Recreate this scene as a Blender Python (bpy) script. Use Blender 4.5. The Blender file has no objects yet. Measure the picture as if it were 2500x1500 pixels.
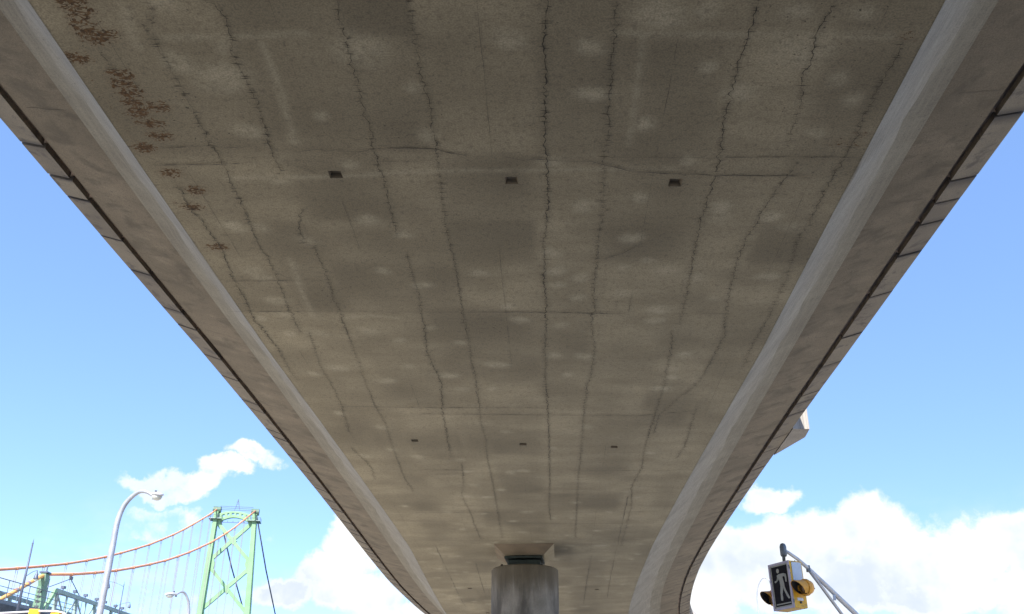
import bpy, math, random
import numpy as np
from mathutils import Vector

random.seed(7)
rng = np.random.default_rng(7)
sc = bpy.context.scene
col = sc.collection

# exposure, sky tint, cloud colours and where the cloud heads stand
EXPOSURE = 1.3
SKY_STRENGTH = 0.145
SKY_TINT = (0.77, 0.83, 1.0)
CLOUD_LIT = (3.3, 3.35, 3.4)
CLOUD_SHADE = (2.25, 2.5, 2.85)
CLOUDS = [(1790, 1370, 130, 90), (1960, 1340, 170, 95), (2110, 1300, 120, 75), (2200, 1390, 160, 80), (2420, 1340, 170, 80),
          (1890, 1210, 85, 38, .8), (2020, 1430, 230, 75), (2280, 1450, 220, 55, .9), (2600, 1400, 220, 130), (1720, 1440, 90, 110),
          (865, 1335, 70, 80), (805, 1400, 90, 60), (890, 1450, 120, 60), (690, 1455, 110, 45, .8), (1000, 1505, 150, 50),
          (390, 1180, 100, 32, .5), (470, 1158, 95, 32, .62), (545, 1140, 90, 28, .6), (620, 1110, 70, 26, .55), (375, 1265, 90, 48, .30)]

# ---------------------------------------------------------------- camera
EYE = 1.6                      # camera height above the ground (m)
FPX = 2256.0                   # focal length in pixels of a 2500 px wide frame
TILT, ROLL = 0.45932, 0.0048
cd = bpy.data.cameras.new('camera'); cam = bpy.data.objects.new('camera', cd); col.objects.link(cam)
cd.sensor_width = 36.0; cd.lens = FPX / 2500 * 36; cd.clip_start = 0.05; cd.clip_end = 20000
cT, sT = math.cos(TILT), math.sin(TILT)
fw = Vector((0, cT, sT)); up0 = Vector((0, -sT, cT)); rt0 = Vector((1, 0, 0))
rt = rt0 * math.cos(ROLL) + up0 * math.sin(ROLL)
up = -rt0 * math.sin(ROLL) + up0 * math.cos(ROLL)
from mathutils import Matrix
m = Matrix((rt, up, -fw)).transposed().to_4x4(); m.translation = Vector((0, 0, EYE))
cam.matrix_world = m
sc.camera = cam

def ray(px, py):
    d = rt * (px - 1250) - up * (py - 750) + fw * FPX
    return d / d.y
def at(px, py, Y):             # the place at distance Y seen in that direction
    d = ray(px, py) * Y
    return Vector((d.x, d.y, d.z + EYE))
def azel(px, py):
    d = ray(px, py)
    return math.degrees(math.atan2(d.x, d.y)), math.degrees(math.atan2(d.z, math.hypot(d.x, d.y)))

# ---------------------------------------------------------------- light
SUN_AZ = math.atan2(-0.28, -0.96); SUN_EL = math.radians(44)
sd = bpy.data.lights.new('sun', 'SUN'); so = bpy.data.objects.new('sun', sd); col.objects.link(so)
sd.energy = 4.2; sd.angle = math.radians(0.5); sd.color = (1.0, 0.95, 0.87)
sv = Vector((math.sin(SUN_AZ) * math.cos(SUN_EL), math.cos(SUN_AZ) * math.cos(SUN_EL), math.sin(SUN_EL)))
so.rotation_euler = sv.to_track_quat('Z', 'Y').to_euler(); so.location = (0, 0, 60)
sc.view_settings.view_transform = 'Standard'; sc.view_settings.look = 'None'
sc.view_settings.gamma = 1; sc.view_settings.exposure = EXPOSURE

w = bpy.data.worlds.new('World'); sc.world = w; w.use_nodes = True
nt = w.node_tree; nt.nodes.clear()
def N(t, typ, **kw):
    n = t.nodes.new(typ)
    for k, v in kw.items(): setattr(n, k, v)
    return n
def put(t, sock, v):
    if hasattr(v, 'is_linked') or isinstance(v, bpy.types.NodeSocket): t.links.new(v, sock)
    else: sock.default_value = v
def math_(t, op, a, b=None, c=None, clamp=False):
    n = N(t, 'ShaderNodeMath', operation=op); n.use_clamp = clamp
    for i, v in enumerate((a, b, c)):
        if v is not None: put(t, n.inputs[i], v)
    return n.outputs[0]
def vmath(t, op, a, b):
    n = N(t, 'ShaderNodeVectorMath', operation=op); put(t, n.inputs[0], a); put(t, n.inputs[1], b)
    return n.outputs['Value'] if op in ('LENGTH', 'DISTANCE', 'DOT_PRODUCT') else n.outputs[0]
def noise(t, vec, scale, detail=4, rough=.55, dist=0.0):
    n = N(t, 'ShaderNodeTexNoise'); put(t, n.inputs['Vector'], vec)
    n.inputs['Scale'].default_value = scale; n.inputs['Detail'].default_value = detail
    n.inputs['Roughness'].default_value = rough; n.inputs['Distortion'].default_value = dist
    return n.outputs['Fac']
def ramp(t, v, lo, hi, a=0.0, b=1.0, smooth=True):
    n = N(t, 'ShaderNodeMapRange'); n.interpolation_type = 'SMOOTHSTEP' if smooth else 'LINEAR'
    put(t, n.inputs[0], v)
    for i, x in enumerate((lo, hi, a, b)): n.inputs[i + 1].default_value = x
    return n.outputs[0]
def mixc(t, f, a, b, mode='MIX'):
    n = N(t, 'ShaderNodeMix', data_type='RGBA', blend_type=mode)
    put(t, n.inputs['Factor'], f); put(t, n.inputs['A'], a); put(t, n.inputs['B'], b)
    return n.outputs['Result']
def rgb(*c): return (c[0], c[1], c[2], 1.0)

tc = N(nt, 'ShaderNodeTexCoord'); gen = tc.outputs['Generated']
sep = N(nt, 'ShaderNodeSeparateXYZ'); nt.links.new(gen, sep.inputs[0])
az = math_(nt, 'MULTIPLY', math_(nt, 'ARCTAN2', sep.outputs[0], sep.outputs[1]), 57.2958)
el = math_(nt, 'MULTIPLY', math_(nt, 'ARCSINE', sep.outputs[2]), 57.2958)
sky = N(nt, 'ShaderNodeTexSky'); sky.sky_type = 'NISHITA'; sky.sun_disc = False
sky.sun_elevation = SUN_EL; sky.sun_rotation = -SUN_AZ; sky.air_density = 1.0; sky.dust_density = 0.35; sky.ozone_density = 1.6; sky.altitude = 1500
skyc = mixc(nt, 1.0, sky.outputs[0], rgb(*SKY_TINT), 'MULTIPLY')
skyc = mixc(nt, 0.42, skyc, rgb(.92, 1.62, 2.9))     # flat pale blue mixed in all round to weaken the sky's gradient
cmb = N(nt, 'ShaderNodeCombineXYZ'); nt.links.new(az, cmb.inputs[0]); nt.links.new(el, cmb.inputs[1])
PE = cmb.outputs[0]
warp = N(nt, 'ShaderNodeTexNoise'); warp.inputs['Scale'].default_value = 11; warp.inputs['Detail'].default_value = 8; warp.inputs['Roughness'].default_value = .62
nt.links.new(gen, warp.inputs['Vector'])
wv = vmath(nt, 'MULTIPLY', vmath(nt, 'SUBTRACT', warp.outputs['Color'], (.5, .5, .5)), (5.2, 4.2, 0))
PW = vmath(nt, 'ADD', PE, wv)
lob = None
# cumulus heads, each at its bearing and elevation (degrees) with its half width and half height
for (px, py, rx, ry, *wt) in CLOUDS:
    a0, e0 = azel(px, py)
    v = vmath(nt, 'MULTIPLY', vmath(nt, 'SUBTRACT', PW, (a0, e0, 0)), (40.0 / rx, 40.0 / ry, 0))
    L = math_(nt, 'SUBTRACT', 1.0, vmath(nt, 'LENGTH', v, (0, 0, 0)))
    if wt: L = math_(nt, 'MINIMUM', L, wt[0] * .55)
    lob = L if lob is None else math_(nt, 'MAXIMUM', lob, L)
lob = math_(nt, 'MULTIPLY', math_(nt, 'MAXIMUM', lob, -0.6), 1.25)
big = noise(nt, gen, 5.0, 6, .58, .3)
fine = noise(nt, gen, 26.0, 6, .62)
bias = ramp(nt, el, 3, 24, -0.02, -0.62)
dens = math_(nt, 'ADD', math_(nt, 'MULTIPLY', math_(nt, 'SUBTRACT', big, .5), 1.6), bias)
dens = math_(nt, 'MAXIMUM', dens, lob)
dens = math_(nt, 'ADD', dens, math_(nt, 'MULTIPLY', math_(nt, 'SUBTRACT', fine, .5), 1.5))
cover = ramp(nt, dens, -0.06, 0.50)
veil = math_(nt, 'MULTIPLY', ramp(nt, noise(nt, vmath(nt, 'MULTIPLY', gen, (1, 1, 2.2)), 7, 5, .6), .42, .75), ramp(nt, el, 8, 15, .55, 0))
cover = math_(nt, 'MAXIMUM', cover, veil)
shade = ramp(nt, noise(nt, vmath(nt, 'ADD', gen, (.3, .1, .06)), 9, 5, .55), .40, .62)
shade = math_(nt, 'MULTIPLY', shade, ramp(nt, dens, .15, .6))
ccol = mixc(nt, shade, rgb(*CLOUD_LIT), rgb(*CLOUD_SHADE))
fin = mixc(nt, cover, skyc, ccol)
bg = N(nt, 'ShaderNodeBackground'); nt.links.new(fin, bg.inputs[0]); bg.inputs[1].default_value = SKY_STRENGTH
wo = N(nt, 'ShaderNodeOutputWorld'); nt.links.new(bg.outputs[0], wo.inputs[0])

# ---------------------------------------------------------------- materials
def material(name, rough=.8, metal=0.0):
    M = bpy.data.materials.new(name); M.use_nodes = True
    t = M.node_tree; b = t.nodes['Principled BSDF']
    b.inputs['Roughness'].default_value = rough; b.inputs['Metallic'].default_value = metal
    return M, t, b
def bump(t, b, h, strength=.3, dist=.01):
    n = N(t, 'ShaderNodeBump'); n.inputs['Strength'].default_value = strength; n.inputs['Distance'].default_value = dist
    t.links.new(h, n.inputs['Height']); t.links.new(n.outputs[0], b.inputs['Normal'])
def uvvec(t, scale=(1, 1, 1)):
    n = N(t, 'ShaderNodeUVMap')
    return vmath(t, 'MULTIPLY', n.outputs[0], scale)
def objvec(t):
    return N(t, 'ShaderNodeTexCoord').outputs['Object']
def attr(t, name):
    return N(t, 'ShaderNodeAttribute', attribute_name=name).outputs['Fac']

def concrete(name, dark, light, pale, marks=False, streak=False, edge=False, mottle=0.0):
    M, t, b = material(name, .88)
    uv = uvvec(t)
    c = mixc(t, ramp(t, noise(t, uv, .9, 5, .6), .3, .72), rgb(*dark), rgb(*light))
    # cloudy mottling and transverse form-board banding
    c = mixc(t, math_(t, 'MULTIPLY', ramp(t, noise(t, vmath(t, 'MULTIPLY', uv, (.45, 1.6, 1)), 1.7, 5, .6), .38, .70), .35), c, rgb(*[x * .74 for x in dark]))
    if marks:
        tone = attr(t, 'tone'); c = mixc(t, ramp(t, tone, .05, .80, .0, .82, False), c, rgb(*[x * .62 for x in dark]))
    if mottle:
        mo = noise(t, vmath(t, 'MULTIPLY', uv, (1.1, 1.3, 1)), 1.6, 6, .62, .5)
        c = mixc(t, ramp(t, mo, .48, .66, 0, .55 * mottle), c, rgb(*[x * .58 for x in dark]))
    spot = attr(t, 'spot')
    sp = math_(t, 'MULTIPLY', spot, ramp(t, noise(t, uv, 7, 4, .6), .25, .65, .35, 1.0))
    c = mixc(t, sp, c, rgb(*pale))
    # sand grain and small air holes
    g = noise(t, uv, 60, 5, .75)
    c = mixc(t, ramp(t, g, .36, .62, .42, 0), c, rgb(.06, .055, .045))
    g2 = noise(t, uv, 17, 4, .7); c = mixc(t, ramp(t, g2, .30, .52, .34, 0), c, rgb(.09, .08, .065))
    ph = noise(t, uv, 26, 2, .5); zone = ramp(t, noise(t, uv, .55, 2, .5), .45, .62)
    c = mixc(t, math_(t, 'MULTIPLY', ramp(t, ph, .66, .73, 0, .75), zone), c, rgb(.05, .045, .035))
    if streak:
        st = noise(t, vmath(t, 'MULTIPLY', uv, (9, .55, 1)), 2.0, 5, .6)
        c = mixc(t, ramp(t, st, .42, .66, 0, .20), c, rgb(*[min(1, x * 1.35) for x in light]))
        st2 = noise(t, vmath(t, 'MULTIPLY', uv, (7, .8, 1)), 1.3, 4, .6)
        c = mixc(t, ramp(t, st2, .52, .72, 0, .18), c, rgb(*[x * .72 for x in dark]))
    if edge:
        c = mixc(t, attr(t, 'soot'), c, rgb(.05, .04, .033))
        oi = N(t, 'ShaderNodeObjectInfo').outputs['Random']
        c = mixc(t, ramp(t, oi, 0, 1, 0, .45, False), c, rgb(.13, .105, .085))
        st = noise(t, vmath(t, 'MULTIPLY', uv, (1.2, 2.4, 1)), 1.5, 6, .65, .4)
        c = mixc(t, ramp(t, st, .52, .64, 0, .7), c, rgb(.075, .06, .05))
    if marks:
        r = attr(t, 'rust')
        rn = noise(t, vmath(t, 'MULTIPLY', uv, (9, 15, 1)), 1.0, 5, .6, 1.3)
        rn2 = noise(t, vmath(t, 'ADD', vmath(t, 'MULTIPLY', uv, (14, 24, 1)), (7, 3, 0)), 1.0, 4, .6, .8)
        lace = math_(t, 'SUBTRACT', .62, math_(t, 'MULTIPLY', math_(t, 'ABSOLUTE', math_(t, 'SUBTRACT', rn, .5)), 2.2))
        rn = math_(t, 'ADD', math_(t, 'MULTIPLY', lace, .55), math_(t, 'MULTIPLY', rn2, .45))
        rm = ramp(t, math_(t, 'ADD', rn, math_(t, 'MULTIPLY', r, .19)), .645, .68)
        rm = math_(t, 'MULTIPLY', rm, ramp(t, r, .12, .5))
        rc = mixc(t, ramp(t, noise(t, uv, 30, 3, .6), .35, .6), rgb(.06, .03, .012), rgb(.17, .085, .028))
        c = mixc(t, math_(t, 'MULTIPLY', ramp(t, r, .1, .9), .16), c, rgb(.24, .16, .09))
        c = mixc(t, math_(t, 'MULTIPLY', rm, .92), c, rc)
        c = mixc(t, math_(t, 'MULTIPLY', attr(t, 'soot'), .38), c, rgb(.07, .06, .045))
    t.links.new(c, b.inputs['Base Color'])
    bump(t, b, math_(t, 'ADD', g, math_(t, 'MULTIPLY', noise(t, uv, 5, 4, .6), 2.0)), .28, .006)
    return M

M_soffit = concrete('soffit_concrete', (0.429, 0.366, 0.244), (0.594, 0.510, 0.346), (0.722, 0.644, 0.462), marks=True)
M_web = concrete('web_concrete', (0.312, 0.278, 0.222), (0.385, 0.346, 0.276), (0.436, 0.390, 0.313), streak=True, mottle=.4)
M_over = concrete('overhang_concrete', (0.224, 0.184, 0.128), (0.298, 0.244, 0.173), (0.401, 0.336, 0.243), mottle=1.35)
M_fillet = concrete('fillet_concrete', (0.267, 0.235, 0.178), (0.340, 0.306, 0.233), (0.414, 0.376, 0.294), streak=True)  # separate tan tone paints in the different light on the curved part
M_edge = concrete('edge_concrete', (0.237, 0.195, 0.136), (0.316, 0.264, 0.187), (0.358, 0.304, 0.219), edge=True)
M_plain = concrete('plain_concrete', (.42, .39, .35), (.54, .50, .45), (.6, .57, .52))

def simple(name, c, rough=.6, metal=0.0, var=.25, scale=3.0, dirt=(.1, .09, .08), dirt_amt=0.0):
    M, t, b = material(name, rough, metal)
    o = objvec(t)
    n = ramp(t, noise(t, o, scale, 5, .6), .3, .7)
    cc = mixc(t, n, rgb(*[x * (1 - var) for x in c]), rgb(*[min(1, x * (1 + var * .5)) for x in c]))
    if dirt_amt:
        d = ramp(t, noise(t, o, scale * 2.3, 6, .7), .52, .68, 0, dirt_amt)
        cc = mixc(t, d, cc, rgb(*dirt))
    t.links.new(cc, b.inputs['Base Color'])
    rr = ramp(t, noise(t, o, scale * 4, 3, .6), .3, .7, rough * .85, min(1, rough * 1.15))
    t.links.new(rr, b.inputs['Roughness'])
    return M

M_saddle = simple('saddle_green_paint', (.10, .17, .12), .6, 0, .3, .8)
M_plinth_dark = simple('plinth_brown_concrete', (.25, .195, .13), .9, 0, .3, 1.2)
M_crack = simple('crack_dark', (.075, .066, .052), .95, 0, .2, 20)  # dark crack colour, stained edges included
M_joint = simple('joint_line', (.13, .115, .092), .95, 0, .3, 9)
M_groove = simple('groove_grime', (.33, .26, .205), .95, 0, .4, 3)
M_dark = simple('dark_recess', (.06, .05, .04), .95, 0, .3, 9)
M_galv = simple('galvanised_steel', (.40, .415, .45), .42, .35, .15, 4)
M_white = simple('white_metal', (.58, .58, .60), .4, .15, .08, 5)
M_lens = simple('prismatic_glass', (.55, .56, .50), .25, 0, .12, 9)
M_black = simple('black_plastic', (.025, .025, .028), .5, 0, .2, 6)
M_darkpole = simple('dark_painted_steel', (.10, .12, .17), .5, .2, .2, 2)
M_green = simple('tower_green_paint', (.21, .38, .20), .55, 0, .12, .25)
M_green2 = simple('post_green_paint', (.15, .26, .17), .55, 0, .2, .6)
M_truss = simple('truss_grey_green_paint', (.27, .35, .31), .55, 0, .15, .5)
M_orange = simple('cable_orange_wrap', (.76, .32, .15), .6, 0, .12, .5)
M_rope = simple('steel_rope', (.36, .27, .29), .5, .3, .1, 2)
M_maincable = simple('shaded_cable_wrap', (.17, .18, .23), .6, 0, .1, 1)  # dark blue-grey paints shade onto the main-span cables
M_rail = simple('railing_steel', (.15, .165, .18), .5, .3, .15, 2)
M_girder = simple('girder_shadowed_steel', (.05, .055, .06), .7, 0, .3, .8)  # near-black puts the shadow under the viaduct into the steel
M_yellow = simple('signal_yellow_paint', (.74, .42, .02), .45, 0, .12, 8, (.25, .12, .04), .35)
M_amber = simple('beacon_orange_paint', (.74, .34, .03), .45, 0, .14, 14, (.22, .10, .03), .4)
M_panel = simple('side_panel_sky_tint', (.50, .54, .59), .35, .1, .08, 6)
M_boxyellow = simple('sign_box_yellow_paint', (.74, .42, .02), .45, 0, .18, 7, (.20, .13, .07), .75)
M_signdark = simple('sign_dark_face', (.012, .009, .012), .7, 0, .2, 9)
M_signdark.node_tree.nodes['Principled BSDF'].inputs['Specular IOR Level'].default_value = .12
M_cream = simple('sign_cream_symbol', (.27, .245, .19), .4, 0, .06, 12)
M_frame = simple('sign_frame_paint', (.40, .34, .40), .45, .1, .12, 9)
M_bearing = simple('bearing_green_steel', (.035, .05, .043), .6, .3, .3, 9, (.02, .02, .02), .4)
M_asphalt = simple('asphalt', (.055, .054, .052), .9, 0, .3, 2.2)
M_mark = simple('road_paint', (.72, .72, .70), .7, 0, .1, 6, (.3, .3, .3), .5)
M_water = simple('harbour_water', (.03, .06, .08), .12, 0, .2, .02)

M_ground, t, b = material('ground_paving', .95)
o = objvec(t)
c = mixc(t, ramp(t, noise(t, o, .06, 6, .6), .35, .65), rgb(.40, .355, .295), rgb(.53, .48, .405))
c = mixc(t, ramp(t, noise(t, o, 3, 6, .7), .4, .7, 0, .4), c, rgb(.24, .215, .18))
t.links.new(c, b.inputs['Base Color'])

M_pier, t, b = material('pier_concrete', .85)
uv = uvvec(t)
su = N(t, 'ShaderNodeSeparateXYZ'); t.links.new(uv, su.inputs[0])
c = mixc(t, ramp(t, noise(t, uv, 1.3, 5, .6), .3, .7), rgb(.22, .19, .145), rgb(.37, .325, .26))
st = noise(t, vmath(t, 'MULTIPLY', uv, (1.0, .30, 1)), 2.0, 5, .55)
c = mixc(t, ramp(t, st, .40, .62, 0, .85), c, rgb(.085, .072, .055))
drop = ramp(t, math_(t, 'ADD', su.outputs[1], math_(t, 'MULTIPLY', noise(t, vmath(t, 'MULTIPLY', uv, (1.6, .1, 1)), 2, 4, .6), .9)), -.35, .25)
c = mixc(t, math_(t, 'MULTIPLY', drop, .75), c, rgb(.12, .092, .05))
c = mixc(t, ramp(t, noise(t, uv, 40, 4, .7), .38, .7, .3, 0), c, rgb(.06, .055, .05))
fs_ = noise(t, vmath(t, 'MULTIPLY', uv, (1.0, .05, 1)), 7.5, 4, .6)
c = mixc(t, math_(t, 'MULTIPLY', ramp(t, fs_, .54, .66, 0, .4), ramp(t, su.outputs[1], -2.6, -.1)), c, rgb(.06, .05, .036))
c = mixc(t, math_(t, 'MULTIPLY', ramp(t, fs_, .30, .40, .25, 0), ramp(t, su.outputs[1], -1.6, -.2)), c, rgb(.42, .39, .33))
t.links.new(c, b.inputs['Base Color']); bump(t, b, noise(t, uv, 9, 6, .7), .3, .01)

# ---------------------------------------------------------------- builders
def tag(o, label=None, category=None, group=None, kind=None):
    if label: o['label'] = label
    if category: o['category'] = category
    if group: o['group'] = group
    if kind: o['kind'] = kind
    return o
def root_loc(o):
    while o.parent: o = o.parent
    return o.location.copy() if o.type == 'EMPTY' else Vector((0, 0, 0))
def thing(name, label, category, loc, group=None):
    o = bpy.data.objects.new(name, None); o.empty_display_size = .3; col.objects.link(o)
    o.location = loc
    return tag(o, label, category, group)
def mesh(name, V, F, mat, parent=None, uv=None, attrs=None, smooth=False):
    V = np.asarray(V, dtype=np.float64).reshape(-1, 3)
    if parent is not None: V = V - np.array(root_loc(parent))
    me = bpy.data.meshes.new(name)
    me.from_pydata(V.tolist(), [], F)
    if uv is not None:
        uv = np.asarray(uv, dtype=np.float32)
        l = me.uv_layers.new(name='UVMap')
        li = np.empty(len(me.loops), dtype=np.int32); me.loops.foreach_get('vertex_index', li)
        l.data.foreach_set('uv', uv[li].ravel())
    for k, v in (attrs or {}).items():
        a = me.attributes.new(k, 'FLOAT', 'POINT'); a.data.foreach_set('value', np.asarray(v, dtype=np.float32))
    if smooth: me.polygons.foreach_set('use_smooth', [True] * len(me.polygons))
    me.update()
    ob = bpy.data.objects.new(name, me); col.objects.link(ob)
    if mat: me.materials.append(mat)
    if parent is not None: ob.parent = parent
    return ob

class Shape:
    def __init__(s): s.V = []; s.F = []
    def add(s, V, F):
        k = len(s.V); s.V += [tuple(v) for v in V]; s.F += [tuple(i + k for i in f) for f in F]; return s
    def box(s, c, size, ax=None):
        ax = ax or (Vector((1, 0, 0)), Vector((0, 1, 0)), Vector((0, 0, 1)))
        c = Vector(c); V = []
        for dz in (-.5, .5):
            for dx, dy in ((-.5, -.5), (.5, -.5), (.5, .5), (-.5, .5)):
                V.append(c + ax[0] * dx * size[0] + ax[1] * dy * size[1] + ax[2] * dz * size[2])
        return s.add(V, [(3, 2, 1, 0), (4, 5, 6, 7), (0, 1, 5, 4), (1, 2, 6, 5), (2, 3, 7, 6), (3, 0, 4, 7)])
    def beam(s, a, b, w, h=None, upv=(0, 0, 1)):
        a, b = Vector(a), Vector(b); d = b - a; L = d.length; d.normalize()
        u = Vector(upv); x = d.cross(u)
        if x.length < 1e-4: x = d.cross(Vector((1, 0, 0)))
        x.normalize(); z = x.cross(d)
        return s.box((a + b) / 2, (w, L, h or w), (x, d, z))
    def tube(s, P, R, n=10, cap=True):
        P = [Vector(p) for p in P]
        if not hasattr(R, '__len__'): R = [R] * len(P)
        V = []; F = []; ref = None
        for i, p in enumerate(P):
            d = (P[min(i + 1, len(P) - 1)] - P[max(i - 1, 0)]).normalized()
            if ref is None: ref = d.cross(Vector((0, 0, 1))) if abs(d.z) < .9 else d.cross(Vector((0, 1, 0)))
            ref = (ref - d * ref.dot(d)).normalized(); y = d.cross(ref)
            for k in range(n):
                a = 2 * math.pi * k / n
                V.append(p + (ref * math.cos(a) + y * math.sin(a)) * R[i])
        for i in range(len(P) - 1):
            for k in range(n):
                F.append((i * n + k, i * n + (k + 1) % n, (i + 1) * n + (k + 1) % n, (i + 1) * n + k))
        if cap: F.append(tuple(range(n - 1, -1, -1))); F.append(tuple((len(P) - 1) * n + k for k in range(n)))
        return s.add(V, F)
    def prism(s, poly, d):
        poly = [Vector(p) for p in poly]; n = len(poly); d = Vector(d)
        V = poly + [p + d for p in poly]
        F = [tuple(range(n - 1, -1, -1)), tuple(range(n, 2 * n))] + [(i, (i + 1) % n, n + (i + 1) % n, n + i) for i in range(n)]
        return s.add(V, F)
    def loft(s, rings, cap=True):
        n = len(rings[0]); V = [v for r in rings for v in r]; F = []
        for i in range(len(rings) - 1):
            for k in range(n):
                F.append((i * n + k, i * n + (k + 1) % n, (i + 1) * n + (k + 1) % n, (i + 1) * n + k))
        if cap: F.append(tuple(range(n - 1, -1, -1))); F.append(tuple((len(rings) - 1) * n + k for k in range(n)))
        return s.add(V, F)
    def build(s, name, mat, parent=None, smooth=False, bevel=0.0):
        ob = mesh(name, s.V, s.F, mat, parent, smooth=smooth)
        if bevel:
            bm_ = ob.modifiers.new('bevel', 'BEVEL'); bm_.width = bevel; bm_.segments = 2; bm_.limit_method = 'ANGLE'
        return ob
def smooth_angle(ob, ang=40):
    ob.data.polygons.foreach_set('use_smooth', [True] * len(ob.data.polygons))
    ob.data.set_sharp_from_angle(angle=math.radians(ang))
    return ob

# ---------------------------------------------------------------- ground, road, water
def sheet(name, x0, x1, y0, y1, z, mat, label):
    ob = mesh(name, [(x0, y0, z), (x1, y0, z), (x1, y1, z), (x0, y1, z)], [(0, 1, 2, 3)], mat)
    tag(ob, label, kind='structure'); ob['category'] = 'ground' if name == 'ground' else name
    return ob
sheet('ground', -6000, 6000, -6000, 6000, 0, M_ground, 'pale paved ground spreading under the ramp to the horizon')
sheet('water', -5000, 5000, 215, 5500, .03, M_water, 'dark harbour water under the suspension bridge')
sheet('road', -60, 60, -9.0, 9.5, .012, M_asphalt, 'asphalt road under the ramp, out of view, placed to darken the near soffit')  # unseen; set below the camera so the near soffit gets less bounce
for i, (ya, yb, nm) in enumerate(((-9.3, -9.0, 'near'), (9.5, 9.8, 'far'))):
    k = Shape().box((0, (ya + yb) / 2, .065), (120, yb - ya, .13)).build('kerb', M_plain, None, bevel=.02)
    tag(k, 'pale concrete kerb along the ' + nm + ' side of the road', 'kerb', kind='structure')
mk = Shape()
for i in range(-9, 10): mk.box((i * 6.0, .25, .018), (3.0, .12, .004))
tag(mk.build('road_marking', M_mark), 'white dashed centre line painted on the road', 'marking', kind='structure')
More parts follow.
